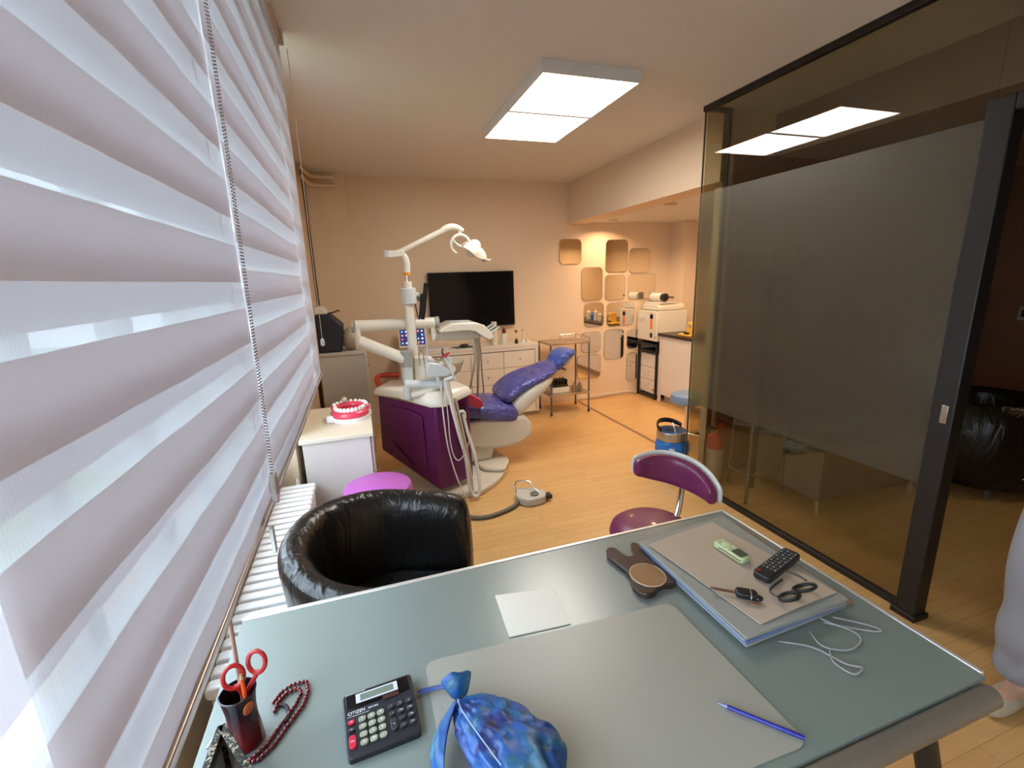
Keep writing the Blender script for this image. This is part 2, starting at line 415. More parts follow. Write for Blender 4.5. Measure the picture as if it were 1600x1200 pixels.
# ---------------------------------------------------------------- glass partition
def partition():
    t = T('glass_partition', 'floor to ceiling glass partition with black frame and frosted film band', 'partition', (GX, 2.05, 0))
    P('pane', G().b2((GX-.005, 1.25, .03), (GX+.005, 2.85, CZ-.03)), part_glass, t, label='clear glass pane')
    P('frosted_film', G().b2((GX-.0125, 1.25, .66), (GX-.0065, 2.85, 2.19)), frost, t, label='frosted privacy film')
    P('return_pane', G().b2((GX+.014, 2.838, .03), (2.58, 2.848, CZ-.03)), part_glass, t)
    P('channel', G().b2((GX-.015, 1.25, 0), (GX+.02, 2.86, .035)), black_mt, t, bev=.003)
    P('channel', G().b2((GX-.02, -.02, CZ-.035), (GX+.02, 2.86, CZ)), black_mt, t, bev=.003)
    P('channel', G().b2((GX+.02, 2.83, CZ-.03), (2.60, 2.86, CZ)), black_mt, t, bev=.003)
    P('wall_channel', G().b2((2.575, 2.83, .0), (2.60, 2.86, CZ-.03)), black_mt, t, bev=.003)
    P('transom_pane', G().b2((GX-.005, .12, 2.25), (GX+.005, 1.245, CZ-.03)), part_glass, t)
    P('edge_seal', G().b2((GX-.006, 2.852, .03), (GX+.006, 2.858, CZ-.03)), steel_dark, t)
partition()
def door():
    t = T('door_frame', 'black steel door frame standing open beside the frosted glass', 'door frame', (GX, .68, 0))
    g = G(); g.b2((GX-.05, 1.165, 0), (GX+.03, 1.25, 2.25)); P('post', g, black_mt, t, bev=.005)
    g = G(); g.b2((GX-.05, .12, 2.19), (GX+.03, 1.165, 2.25)); P('header', g, black_mt, t, bev=.005)
    g = G(); g.b2((GX-.056, 1.185, .98), (GX-.045, 1.21, 1.06)); P('strike_plate', g, steel, t, bev=.002)
    g = G(); g.b2((GX-.062, 1.155, 0), (GX+.04, 1.262, .03)); P('foot', g, black_mt, t, bev=.004)
door()

# ---------------------------------------------------------------- ceiling lights
def led(y0, y1, label):
    x0, x1 = 1.02, 1.62
    t = T('ceiling_light_panel', label, 'ceiling light', ((x0+x1)/2, (y0+y1)/2, CZ-.06))
    g = G(); z0, z1 = CZ-.062, CZ; e = .012
    g.b2((x0, y0, z0), (x1, y0+e, z1)); g.b2((x0, y1-e, z0), (x1, y1, z1)); g.b2((x0, y0+e, z0), (x0+e, y1-e, z1)); g.b2((x1-e, y0+e, z0), (x1, y1-e, z1))
    P('frame', g, M('panel_frame_white', (.72, .72, .72), .5), t)
    P('diffuser', G().b2((x0+e, y0+e, z0+.004), (x1-e, y1-e, z0+.012)), M('led_diffuser', (.9, .9, .9), .5, emit=(1, .94, .85), es=PANEL), t)
led(2.47, 3.06, 'square white LED ceiling panel, the nearer one of the touching pair')
led(3.065, 3.65, 'square white LED ceiling panel, the farther one of the touching pair')
def downlight(x, y, label, power=WARM, z=2.285):
    t = T('downlight', label, 'ceiling light', (x, y, z))
    g = G(); g.lathe([(.052, .0), (.060, .0), (.060, .014), (.052, .014)], (x, y, z+.001)); P('ring', g, chrome, t)
    P('lamp', G().cyl((x, y, z+.005), (x, y, z+.013), .05), M('warm_lamp', (1, .8, .5), .5, emit=(1, .62, .34), es=30), t)
    la = bpy.data.lights.new('downlight_beam', 'AREA'); la.shape = 'DISK'; la.size = .1; la.energy = power; la.color = (1, .66, .38); la.spread = R(150)
    lo = bpy.data.objects.new('downlight_beam', la); COL.objects.link(lo); lo.parent = t; lo.location = (0, 0, -.003)
for x, y, l in ((2.92, 3.9, 'round warm downlight over the side room entrance'), (3.0, 5.10, 'round warm downlight close to the mirror wall'),
                (3.75, 3.5, 'round warm downlight above the blue stool'), (3.72, 4.3, 'round warm downlight above the brown counter')):
    downlight(x, y, l)
downlight(4.4, .6, 'added unseen warm downlight in the corridor ceiling behind the partition', 1.8, 2.445)  # lamp added out of view to brighten the dark corridor

# ---------------------------------------------------------------- blinds
BX = -.225
def blind(y0, y1, base, label, chains=()):
    t = T('roller_blind', label, 'blind', (BX, (y0+y1)/2, 1.18), group='day and night roller blinds on the window wall')
    per = .1238; sh = .052; zt = 2.70; zb = 1.20
    def layer(x, off, name, seed):
        g = G(); cuts = [zb]
        k = -6
        while True:
            a = base+off+k*per
            if a > zt: break
            for z in (a, a+sh):
                if zb+.003 < z < zt-.003: cuts.append(z)
            k += 1
        cuts.append(zt); ny = max(4, int((y1-y0)/.03)); rnd = random.Random(seed)
        ph = [rnd.uniform(0, 6) for _ in range(4)]
        def X(y, z): return x + .0014*math.sin(9*y+ph[0])*(zt-z)/1.5 + .0007*math.sin(31*y+17*z+ph[1])
        rows = [[g.bm.verts.new((X(y0+(y1-y0)*j/ny, z), y0+(y1-y0)*j/ny, z)) for j in range(ny+1)] for z in cuts]
        for i in range(len(cuts)-1):
            m = (cuts[i]+cuts[i+1])/2; fr = ((m-base-off) % per); s_ = 1 if fr < sh else 0
            for j in range(ny):
                f = g.bm.faces.new((rows[i][j], rows[i][j+1], rows[i+1][j+1], rows[i+1][j])); f.material_index = s_
        return P(name, g, [blind_opaque, blind_sheer], t)
    layer(BX, 0, 'front_fabric', 1); layer(BX-.0225, -.0386, 'back_fabric', 2)
    g = G(); g.rrect((BX-.010, (y0+y1)/2, 1.191), .032, .018, .007, 'y', y1-y0-.004)
    P('bottom_rail', g, M('blind_rail_bronze', (.42, .33, .27), .3, .6), t)
    P('rail_strip', G().b2((BX+.006, y0+.004, 1.195), (BX+.0085, y1-.004, 1.200)), alu, t)
    g = G(); g.rrect((BX-.02, (y0+y1)/2, 2.722), .06, .05, .015, 'y', y1-y0-.01); P('head_rail', g, M('head_rail_beige', (.50, .42, .36), .5), t)
    for e in (y0+.012, y1-.012):
        P('bracket', G().b2((BX-.05, e-.010, 2.69), (BX+.022, e+.010, 2.748)), M('bracket_beige', (.55, .46, .40), .5), t, bev=.004)
    for (ya, yb, zb2, big) in chains:
        if big:   # bead chain in a loop with its tensioner
            g = G(); cx = BX+.024
            for (yy, yo) in ((ya, yb-.007), (ya+.016, yb+.009)):
                n = 235
                for i in range(n):
                    q = i/(n-1); z = 2.69+(zb2-2.69)*q; y = yy+(yo-yy)*q**1.5; g.ell((cx, y, z), .0019, u=6, v=4)
            P('pull_chain', g, M('chain_grey', (.36, .34, .37), .4, .2), t)
            g = G(); g.rrect((cx, yb, zb2-.028), .032, .066, .0155, 'x', .010)
            d = P('chain_tensioner', g, M('clear_white_plastic', (.78, .80, .84), .15, coat=.5), t, bev=.002)
            g = G(); g.lathe([(.0112, -.007), (.0112, .007)], (cx, yb, zb2-.024), rot=(0, PI/2, 0), sx=1.6); P('pulley', g, M('pulley_grey', (.33, .31, .30), .4), d)
            g = G(); g.rrect((cx-.01, yb-.035, 1.155), .017, .058, .007, 'x', .006); P('chain_clip', g, M('clear_white_plastic', (.8, .8, .8)), t)
        else:
            cx = BX+.03
            g = G(); g.cyl((cx, ya, 2.69), (cx, yb, zb2), .0012, seg=6); g.cyl((cx, ya+.022, 2.69), (cx, yb+.006, zb2), .0012, seg=6)
            P('pull_cord', g, M('cord_white', (.62, .54, .46), .6), t)
            g = G(); g.lathe([(.002, .035), (.008, .028), (.010, .010), (.009, -.0), (.005, -.005)], (cx, yb+.003, zb2-.03), seg=14)
            P('cord_weight', g, M('clear_white_plastic', (.8, .8, .8)), t)
blind(.326, 1.088, 1.6066, 'striped white and beige roller blind nearest the camera over the desk', [(1.055, .965, 1.278, True)])
blind(1.10, 2.155, 1.561, 'striped white and beige roller blind, the middle one behind the radiator')
blind(2.165, 2.52, 1.585, 'narrow striped roller blind at the far end beside the dark blue machine', [(2.53, 2.46, 1.38, False)])
# heating pipes high in the back corner
for z, l in ((2.70, 'thin painted heating pipe in the back corner, the upper one'), (2.62, 'thin painted heating pipe in the back corner, the lower one')):
    g = G(); g.tube([(-.39, 4.9, z), (-.36, 5.16, z), (-.33, 5.24, z), (-.26, 5.268, z), (-.12, 5.27, z)], .018)
    S('heating_pipe', g, wall_m, l, 'pipe', group='heating pipes in the back corner')

# ---------------------------------------------------------------- radiator
def radiator():
    t = T('radiator', 'white column radiator under the window beside the black armchair', 'radiator', (-.44, 2.1, 0))
    x0, x1, zt = -.52, -.335, .56; n = 25; y = 1.28; first = None
    def section():
        g = G()
        for i in range(4):
            x = x0+.025+i*(x1-x0-.05)/3
            g.tube([(x, y, .12), (x, y, zt-.05)], .0165, seg=8, smooth=0)
        for z in (.10, zt-.02):
            g.rrect(((x0+x1)/2, y, z), x1-x0, .042, .015, 'z' if False else 'y', .036)
        return g
    P('radiator_section', section(), rad_white, t, bev=.006)
    src = t.children[0]
    for k in range(1, n):
        c = src.copy(); COL.objects.link(c); c.parent = t; c.location = (0, k*.055, 0)
    P('valve', G().tube([(-.43, 2.59, .50), (-.43, 2.615, .50), (-.43, 2.62, .54), (-.43, 2.62, .60)], .012), chrome, t)
    g = G(); g.cyl((-.47, 1.33, 0), (-.47, 1.33, .12), .012); g.cyl((-.47, 2.55, 0), (-.47, 2.55, .12), .012); P('foot', g, rad_white, t)
radiator()

# ---------------------------------------------------------------- desk
def desk():
    t = T('desk', 'office desk with satin green glass top and metal edging in the foreground', 'desk', (.42, .87, 0))
    X0, X1, Y0, Y1, Z = -.395, 1.255, .47, 1.275, .75
    P('glass_top', G().b2((X0, Y0, Z-.012), (X1-.012, Y1-.014, Z)), desk_m, t, bev=.0015)
    g = G(); g.b2((X0, Y1-.013, Z-.030), (X1, Y1, Z+.002)); g.b2((X1-.011, Y0+.01, Z-.030), (X1, Y1-.013, Z+.002)); P('metal_edging', g, alu, t, bev=.002)
    g = G(); g.tube([(X0, .452, Z-.026), (X1-.025, .452, Z-.026)], .024, smooth=0, seg=20); P('front_bar', g, M('beige_metal_bar', (.16, .14, .115), .4, .2), t, bev=.006)
    P('apron', G().b2((X0+.1, Y0+.03, Z-.06), (X1-.1, Y1-.18, Z-.0125)), steel_dark, t)
    for x, y, q in ((1.17, .56, (.14, -.1)), (1.12, 1.06, (.06, .04)), (-.25, .56, (-.05, -.06)), (-.25, 1.06, (-.05, .04))):
        g = G(); g.tube([(x, y, Z-.05), (x+q[0], y+q[1], 0)], .026, smooth=0, seg=14); P('leg', g, black_mt, t)
desk()
Z = .75
g = G(); c = [(.062, .948), (.065, .50), (.735, .50), (.735, .88), (.726, .907), (.70, .915)]
# clear desk mat with rounded corners
def rounded_poly(pts, r, seg=5):
    out = []; n = len(pts)
    for i in range(n):
        p = Vector(pts[i]); a = (Vector(pts[i-1])-p).normalized(); b = (Vector(pts[(i+1) % n])-p).normalized()
        s_, e = p+a*r, p+b*r
        for k in range(seg+1):
            q = k/seg; out.append(tuple((1-q)**2*s_+2*q*(1-q)*p+q*q*e))
    return out
g = G(); g.prism(rounded_poly([(.062, .945), (.062, .505), (.742, .49), (.742, .912)], .03), 'z', Z+.0005, Z+.0025)
S('desk_mat', g, pad_m, 'large satin translucent desk mat lying on the glass desk', 'desk mat')
g = G(); g.prism([(.289, 1.112), (.279, .949), (.446, .936), (.457, 1.085)], 'z', Z+.0006, Z+.0035)
S('note_paper', g, paper, 'square sheet of white note paper on the glass desk top', 'paper')

# tooth-shaped hand mirror
def hand_mirror():
    t = T('hand_mirror', 'dark brown tooth shaped hand mirror with oval glass on the desk', 'hand mirror', (.715, 1.06, Z))
    o = [(.690, 1.178), (.706, 1.186), (.722, 1.178), (.727, 1.150), (.733, 1.122), (.748, 1.116), (.764, 1.128), (.772, 1.155), (.782, 1.178), (.797, 1.182), (.806, 1.17), (.803, 1.12), (.796, 1.07), (.803, 1.02), (.808, .985), (.800, .962), (.780, .956), (.757, .964), (.738, .960), (.712, .944), (.688, .944), (.672, .96), (.670, .99), (.685, 1.03), (.692, 1.06), (.686, 1.10), (.677, 1.15)]
    b = M('dark_brown_lacquer', (.035, .018, .013), .25, coat=.4)
    P('body', G().prism(rounded_poly(o, .004, 2), 'z', Z+.0005, Z+.020), b, t, bev=.004, seg=3)
    g = G(); g.lathe([(.050, 0), (.050, .002)], (.738, 1.016, Z+.0196), sx=1.0, sy=1.08, seg=36); P('mirror_glass', g, mirror_m, t)
    g = G(); g.tube([(.738+.051*math.cos(a), 1.016+.055*math.sin(a), Z+.0205) for a in [i*PI/12 for i in range(24)]], .0015, closed=True, smooth=1, seg=6); P('rim', g, M('pale_rim', (.5, .4, .3), .3), t)
hand_mirror()

# stack of folders with an envelope on top
def folder(z, h, mat, label, rot, grow=0, name='file_folder', cat='folder', pts=None):
    pts = pts or [(.800, 1.152), (.803, .712), (1.157, .722), (1.172, 1.184)]
    cx = sum(p[0] for p in pts)/4; cy = sum(p[1] for p in pts)/4
    q = []
    for x, y in pts:
        dx, dy = (x-cx)*(1+grow), (y-cy)*(1+grow); q.append((cx+dx*math.cos(rot)-dy*math.sin(rot), cy+dx*math.sin(rot)+dy*math.cos(rot)))
    return S(name, G().prism(rounded_poly(q, .006, 3), 'z', z, z+h), mat, label, cat, group='folders stacked on the desk corner', bev=.001)
folder(Z+.0005, .008, folder_br, 'brown cardboard folder, undermost of the stack on the desk corner', R(-1.5), .0, pts=[(.87, 1.15), (.86, .735), (1.205, .735), (1.215, 1.17)])
folder(Z+.0090, .006, folder_m, 'grey folder, second from the bottom of the stack on the desk', R(.8))
folder(Z+.0155, .008, folder_b, 'blue folder with bright spine in the middle of the desk stack', R(.3))
folder(Z+.0240, .007, folder_m, 'grey folder just below the topmost grey one in the desk stack', R(-.6))
folder(Z+.0315, .006, M('grey_green_folder', (.28, .29, .27), .5), 'grey green folder directly under the beige envelope on the desk', R(.5), .005)
g = G(); n = 14
ep = [(.812, 1.120), (.868, .730), (1.150, .748), (1.10, 1.160)]
def bil(p, u, v): return tuple((1-u)*(1-v)*p[0][i]+(1-u)*v*p[1][i]+u*v*p[2][i]+u*(1-v)*p[3][i] for i in (0, 1))
V = [[g.bm.verts.new((*bil(ep, i/n, j/n), Z+.0395+.0022*math.sin(5*i/n+2*j/n)*math.sin(3*j/n+1)+.001)) for j in range(n+1)] for i in range(n+1)]
for i in range(n):
    for j in range(n): g.bm.faces.new((V[i][j], V[i+1][j], V[i+1][j+1], V[i][j+1]))
e_ = bmesh.ops.extrude_face_region(g.bm, geom=g.bm.faces[:]); bmesh.ops.translate(g.bm, verts=[v for v in e_['geom'] if isinstance(v, bmesh.types.BMVert)], vec=(0, 0, .0025))
bmesh.ops.recalc_face_normals(g.bm, faces=g.bm.faces)
S('envelope', g, envelope, 'creased beige paper envelope on top of the folder stack', 'envelope')
g = G()
g.tube([(1.00, .70, Z+.004), (.985, .655, Z+.004), (1.03, .625, Z+.004), (1.085, .633, Z+.004), (1.10, .66, Z+.004), (1.075, .70, Z+.005), (1.06, .73, Z+.006)], .0022)
g.tube([(.90, .702, Z+.004), (.96, .66, Z+.004), (.985, .60, Z+.004), (1.01, .578, Z+.004), (.975, .573, Z+.004), (.965, .61, Z+.004), (.99, .64, Z+.004)], .0022)
g.tube([(1.06, .71, Z+.004), (1.13, .655, Z+.004), (1.165, .640, Z+.004), (1.155, .665, Z+.004), (1.10, .715, Z+.004)], .0022)
S('shoelace', g, lace, 'thin white laces hanging out from under the folder stack', 'lace')
ZE = Z+.046
def recorder():
    t = T('voice_recorder', 'small pale green handheld device with tiny screen on the beige envelope', 'recorder', (1.018, .985, ZE), R(4.5), local=True)
    b = M('pale_green_plastic', (.46, .54, .30), .35)
    g = G(); g.rrect((0, 0, .009), .042, .112, .012, 'z', .018); P('body', g, b, t, bev=.003, seg=3)
    g = G(); g.rrect((0, -.030, .0185), .030, .038, .003, 'z', .002); P('screen', g, M('lcd_dark', (.05, .07, .05), .2), t)
    g = G(); g.lathe([(.012, 0), (.012, .002), (.006, .0028)], (0, .022, .018)); P('navigation_button', g, M('green_light', (.6, .68, .45), .3), t)
    for x, y in ((-.010, .044), (.010, .044), (-.011, .004), (.011, .004)):
        g = G(); g.rrect((x, y, .0185), .010, .006, .002, 'z', .0015); P('button', g, M('green_light', (.6, .68, .45), .3), t)
    P('side_strip', G().b2((-.0215, -.05, .006), (-.0195, .03, .012)), chrome, t)
recorder()
def remote():
    t = T('remote_control', 'black television remote with small buttons lying on the envelope', 'remote control', (1.085, .880, ZE), R(-73), local=True)
    g = G(); g.rrect((0, 0, .010), .050, .19, .012, 'z', .020); P('body', g, black_pl, t, bev=.004, seg=3)
    bt = M('button_grey', (.10, .10, .10), .5); wh = M('mark_white', (.55, .55, .55), .5)
    k = 0
    for j in range(9):
        for i in range(4):
            g = G(); g.rrect((-.0165+i*.011, .075-j*.0155, .0208), .007, .008, .002, 'z', .0022)
            P('button', g, bt, t)
            if (i+j) % 2: P('marking', G().box((-.0165+i*.011, .075-j*.0155, .0221), (.004, .002, .0006)), wh, t)
    g = G(); g.lathe([(.005, 0), (.005, .002)], (-.014, -.078, .0195)); P('power_button', g, red_pl, t)
remote()
def glasses():
    t = T('eyeglasses', 'black framed eyeglasses lying beside the remote on the envelope', 'eyeglasses', (1.030, .768, ZE), R(10), local=True)
    for s in (-1, 1):
        cx = s*.034
        ring = [(cx+.029*math.cos(a)*(1.0), .0, .026+.025*math.sin(a)+(.003*s*math.cos(a))) for a in [i*PI/10 for i in range(20)]]
        # frame leans back so that the lenses face up towards the reader
        ring = [(x, -(z-.003)*.85+.02, (z-.003)*.45+.004) for x, y, z in ring]
        P('rim', G().tube(ring, .0048, closed=True, smooth=2, seg=8), black_pl, t)
        g = G(); vs = [g.bm.verts.new(p) for p in ring]; g.bm.faces.new(vs); P('lens', g, win_glass, t)
        P('temple', G().tube([(s*.063, .013, .018), (s*.067, .045, .016), (s*.060, .10, .008), (s*.052, .125, .004)] if s > 0 else [(s*.063, .013, .018), (s*.055, .040, .013), (s*.015, .052, .008), (.030, .058, .004)], .0028, seg=8), black_pl, t)
    P('bridge', G().tube([(-.009, .002, .013), (0, .008, .016), (.009, .002, .013)], .0028, seg=8), black_pl, t)
glasses()
def keys():
    t = T('key_set', 'car key with black fob and small loose key on the envelope', 'keys', (.90, .82, ZE), R(-38), local=True)
    g = G(); g.rrect((.008, 0, .009), .055, .032, .012, 'z', .016); P('fob', g, black_pl, t, bev=.004, seg=3)
    g = G(); g.b2((-.075, -.004, .006), (-.018, .004, .009)); g.box((-.078, 0, .0075), (.006, .005, .003), (0, 0, R(45))); P('blade', g, M('key_brass', (.22, .13, .09), .35, .6), t)
    g = G(); g.tube([(.018, .018*math.cos(a), .010+.010*math.sin(a)) for a in [i*PI/6 for i in range(12)]], .0014, closed=True, smooth=1, seg=6); P('key_ring', g, chrome, t)
    g = G(); g.rrect((.030, -.026, .003), .014, .012, .005, 'z', .003); g.b2((.005, -.031, .0015), (.026, -.025, .0045)); P('small_key', g, M('key_copper', (.45, .28, .2), .35, .7), t)
    g = G(); g.ell((.036, -.006, .007), (.012, .010, .007)); P('charm', g, black_pl, t)
keys()

def pen():
    a, b = Vector((.636, .617, Z+.0075)), Vector((.739, .499, Z+.0075)); d = (b-a)
    t = T('ballpoint_pen', 'blue ballpoint pen lying on the desk mat', 'pen', (.69, .56, Z+.003))
    P('barrel', G().cyl(a+d*.12, a+d*.80, .0042, seg=12), M('pen_blue', (.02, .03, .30), .25), t)
    P('tip', G().cyl(a, a+d*.12, .0010, .0040, seg=12), M('pen_tip', (.25, .3, .5), .2), t)
    P('cap', G().cyl(a+d*.80, b, .0048, .0042, seg=12), M('pen_cap', (.02, .02, .25), .3), t)
pen()

def calculator():
    t = T('calculator', 'black desk calculator with oval grey keys and red keys on the desk', 'calculator', (-.044, .829, Z), rot=(R(4), 0, R(4)), local=True)
    Wd, Hh = .150, .142
    P('body', G().prism(rounded_poly([(-.074, .071), (-.070, -.071), (.072, -.071), (.075, .071)], .010, 4), 'z', .002, .019), M('calculator_black', (.012, .013, .020), .38), t, bev=.0025)
    P('bezel', G().b2((-.066, .0315, .019), (.066, .066, .0205)), black_gl, t, bev=.001)
    g = G(); g.b2((-.046, .040, .0205), (.042, .062, .0215)); P('display_surround', g, M('display_silver', (.55, .56, .62), .3), t)
    g = G(); g.b2((-.037, .0435, .0215), (.033, .0585, .0220)); P('display', g, M('lcd_green', (.16, .19, .15), .25), t)
    P('solar_cell', G().b2((.008, .0275, .0205), (.042, .037, .0213)), M('solar_brown', (.06, .025, .02), .2), t)
    P('line', G().b2((-.066, .0152, .019), (-.022, .0158, .0194)), M('print_white', (.75, .75, .78), .5), t)
    wh = MATS['print_white']; kg = M('key_grey_green', (.26, .27, .20), .4); kd = M('key_black', (.025, .025, .03), .4); kr = M('key_red', (.50, .01, .04), .35)
    text_part('brand_lettering', 'CITIZEN', .0095, wh, t, (-.047, .0225, .0193))
    text_part('model_lettering', 'SDC-865', .0055, wh, t, (-.013, .0222, .0193))
    text_part('small_lettering', 'ELECTRONIC CALCULATOR', .0032, wh, t, (-.046, .0675, .0193))
    def key(name, x, y, w, h, mat, txt, ts=.0065):
        g = G(); g.rrect((x, y, .0208), w, h, min(w, h)*.46, 'z', .0045, seg=5); k = P(name, g, mat, t, bev=.001)
        if txt: text_part('key_lettering', txt, ts, wh, k, (x, y, .0233), depth=.0002)
    rows = [('7', '8', '9'), ('4', '5', '6'), ('1', '2', '3'), ('0', '00', '.')]
    for j, r in enumerate(rows):
        for i, c in enumerate(r): key('number_key', -.037+i*.0185, .0015-j*.0165, .0155, .0115, kg, c)
    ops = [('\u00f7', '%', '\u221a'), ('\u00d7', 'MU', 'MC'), ('+', '-', 'MR'), (None, '=', 'M+')]
    for j, r in enumerate(ops):
        for i, c in enumerate(r):
            if c is None: continue
            if c == '+': key('function_key', .0225, -.0355, .0125, .026, kd, '+'); continue
            key('function_key', .0225+i*.0185, .0055-j*.0165, .0135, .010, kd, c, .0045)
    key('clear_key', -.0585, .0015, .0135, .0100, kr, 'CE', .0045); key('function_key', -.0585, -.0145, .0125, .008, kd, '+/-', .004)
    key('power_key', -.0585, -.040, .0135, .027, kr, 'ON', .0048)
calculator()

# blue fabric pouch: lying bundle with gathered end, flap and strap
def pouch():
    t = T('blue_pouch', 'crumpled blue printed nylon pouch with strap on the desk', 'pouch', (.18, .70, Z))
    a = Vector((.120, .790, Z+.022)); b = Vector((.222, .545, Z+.040)); d = (b-a).normalized(); sx = Vector((d.y, -d.x, 0)).normalized()*-1; up = Vector((0, 0, 1))
    secs = [(0, .016, .018), (.05, .030, .022), (.12, .042, .029), (.25, .056, .037), (.45, .070, .044), (.65, .076, .048), (.85, .074, .047), (1, .05, .038)]
    from mathutils import noise
    rs = []; L = (b-a).length
    def sec(q):
        for m in range(len(secs)-1):
            if secs[m][0] <= q <= secs[m+1][0]:
                f = (q-secs[m][0])/(secs[m+1][0]-secs[m][0]); f = f*f*(3-2*f) if m > 1 else f
                return secs[m][1]*(1-f)+secs[m+1][1]*f, secs[m][2]*(1-f)+secs[m+1][2]*f
    for i in range(33):
        q = i/32; wd, hh = sec(q); c = a+d*(q*L); c.z = Z+hh*.98+.002; ring = []
        for k in range(56):
            an = 2*PI*k/56; co, si = math.cos(an), math.sin(an)
            n1 = noise.noise(Vector((2.2*co+.4, 2.2*si, 3.2*q))); n2 = noise.noise(Vector((4.5*co, 4.5*si+2, 6*q+3)))
            fold = 1.10-.42*(1-min(1, abs(n1)*3.2))**2*.6-.30*(1-min(1, abs(n2)*3))**2*.5
            fold += .05*math.sin(3*an+1)
            x = co*wd*fold; z = si*hh*fold
            ring.append(c+sx*x+up*max(z, -hh*.97))
        rs.append(ring)
    P('bag', G().rings(rs), bag_m, t, sub=1)
    # gathered mouth
    g = G(); c0 = Vector((.120, .796, Z+.026)); rs = []
    for q, rr in ((0, .014), (.3, .020), (.7, .030), (1, .034)):
        c = c0+Vector((-.004, .03, .035))*q; rs.append([c+Vector((math.cos(an)*rr*(1+.25*math.sin(3*an)), -.4*math.sin(an)*rr, math.sin(an)*rr*.9*(1+.2*math.sin(4*an)))) for an in [2*PI*k/20 for k in range(20)]])
    P('gathered_mouth', g.rings(rs), bag_m, t, sub=1)
    # side flap
    rs = []
    for i in range(9):
        q = i/8; c = Vector((.108, .782, Z+.042))*(1-q)+Vector((.060, .62, Z+.022))*q + Vector((-.026*math.sin(PI*q), 0, .010*math.sin(PI*q)))
        wv = .035*math.sin(PI*min(1, q+.12))+.004
        rs.append([c+Vector((-wv*.55, 0, -.015)), c+Vector((-wv*.25, .0, .006)), c+Vector((wv*.5, 0, .014)), c+Vector((wv*.5, 0, .010)), c+Vector((-wv*.2, 0, .0)), c+Vector((-wv*.5, 0, -.018))])
    P('flap', G().rings(rs), bag_m, t, sub=1)
    # strap: flat ribbon to the calculator
    pts = [(.118, .803, Z+.038), (.105, .830, Z+.034), (.082, .852, Z+.016), (.055, .862, Z+.0075), (.034, .865, Z+.0075)]
    g = G(); rs = []
    for i, p in enumerate(pts):
        n_ = Vector((.3, .95, 0)) if i < 2 else Vector((.05, 1, 0)); p = Vector(p); w_ = .0075
        rs.append([p+n_*w_, p-n_*w_, p-n_*w_-Vector((0, 0, .0018)), p+n_*w_-Vector((0, 0, .0018))])
    P('strap', g.rings(rs), M('navy_strap', (.012, .03, .16), .5, var=.4, scale=60), t, sub=1)
    P('seam', G().tube([(.110, .765, Z+.062), (.110, .72, Z+.082), (.125, .66, Z+.092), (.150, .59, Z+.091)], .0012, seg=5), M('seam_pale', (.35, .42, .5), .6), t)
pouch()

# pen cup
def cup():
    c = (-.305, .875, Z)
    t = T('pen_cup', 'dark red painted waisted pen cup by the window blind', 'pen cup', c)
    m, nt, out = nodes_mat('cup_glaze'); b = nt.nodes.new('ShaderNodeBsdfPrincipled'); tc = nt.nodes.new('ShaderNodeTexCoord'); sp = nt.nodes.new('ShaderNodeSeparateXYZ')
    r = nt.nodes.new('ShaderNodeValToRGB'); e = r.color_ramp.elements; e[0].position = .03; e[0].color = (.10, .003, .004, 1); e[1].position = .09; e[1].color = (.014, .006, .012, 1)
    nt.links.new(tc.outputs['Object'], sp.inputs[0]); nt.links.new(sp.outputs['Z'], r.inputs[0]); nt.links.new(r.outputs[0], b.inputs['Base Color'])
    b.inputs['Roughness'].default_value = .2; nt.links.new(b.outputs[0], out.inputs[0])
    g = G(); g.lathe([(.001, .0), (.029, .0), (.032, .004), (.0305, .03), (.0275, .06), (.0275, .085), (.031, .115), (.0335, .124), (.031, .125), (.0255, .085), (.0255, .06), (.0275, .03), (.0275, .008), (.001, .008)], c, seg=36)
    k = P('cup_body', g, m, t)
    g = G(); g.ell((c[0]+.021, c[1]-.0235, Z+.100), (.010, .003, .013), (0, R(25), R(40))); P('painted_petal', g, M('orange_glaze', (.5, .10, .02), .25), k)
cup()
def stick(name, a, b, r, m, lab, cat, tipm=None):
    t = T(name, lab, cat, a); a, b = Vector(a), Vector(b)
    P('shaft', G().cyl(a, b, r, seg=8), m, t)
    if tipm: P('tip', G().cyl(b, b+(b-a).normalized()*.012, r, r*.3, seg=8), tipm, t)
stick('pencil', (-.300, .875, Z+.012), (-.300, .892, Z+.275), .0042, M('pencil_wood', (.34, .20, .15), .5), 'tall brown pencil standing upright in the red pen cup', 'pencil')
stick('pencil', (-.292, .872, Z+.012), (-.288, .858, Z+.165), .0040, M('pencil_orange', (.80, .12, .02), .4), 'short orange pencil between the scissor handles in the cup', 'pencil', M('pencil_tip', (.5, .33, .2), .6))
def scissors():
    t = T('scissors', 'red handled scissors standing handles up in the pen cup', 'scissors', (-.300, .88, Z+.01))
    for s, c in ((-1, Vector((-.302, .862, Z+.170))), (1, Vector((-.262, .872, Z+.182)))):
        ax = Vector((.75, .25, 0)).normalized() if s < 0 else Vector((.9, -.2, .25)).normalized(); ay = Vector((-.1, .25, .9)).normalized()
        g = G(); g.tube([c+ax*.017*math.cos(a)+ay*.021*math.sin(a) for a in [i*PI/8 for i in range(16)]], .0044, closed=True, smooth=2, seg=8); g.tube([c-ay*.018, Vector((-.292+.004*s, .872, Z+.12)), Vector((-.295, .875, Z+.09))], .0046, seg=8)
        P('handle', g, red_pl, t)
        g = G(); g.box((-.297+.003*s, .877, Z+.055), (.010, .0016, .085)); P('blade', g, chrome, t)
scissors()
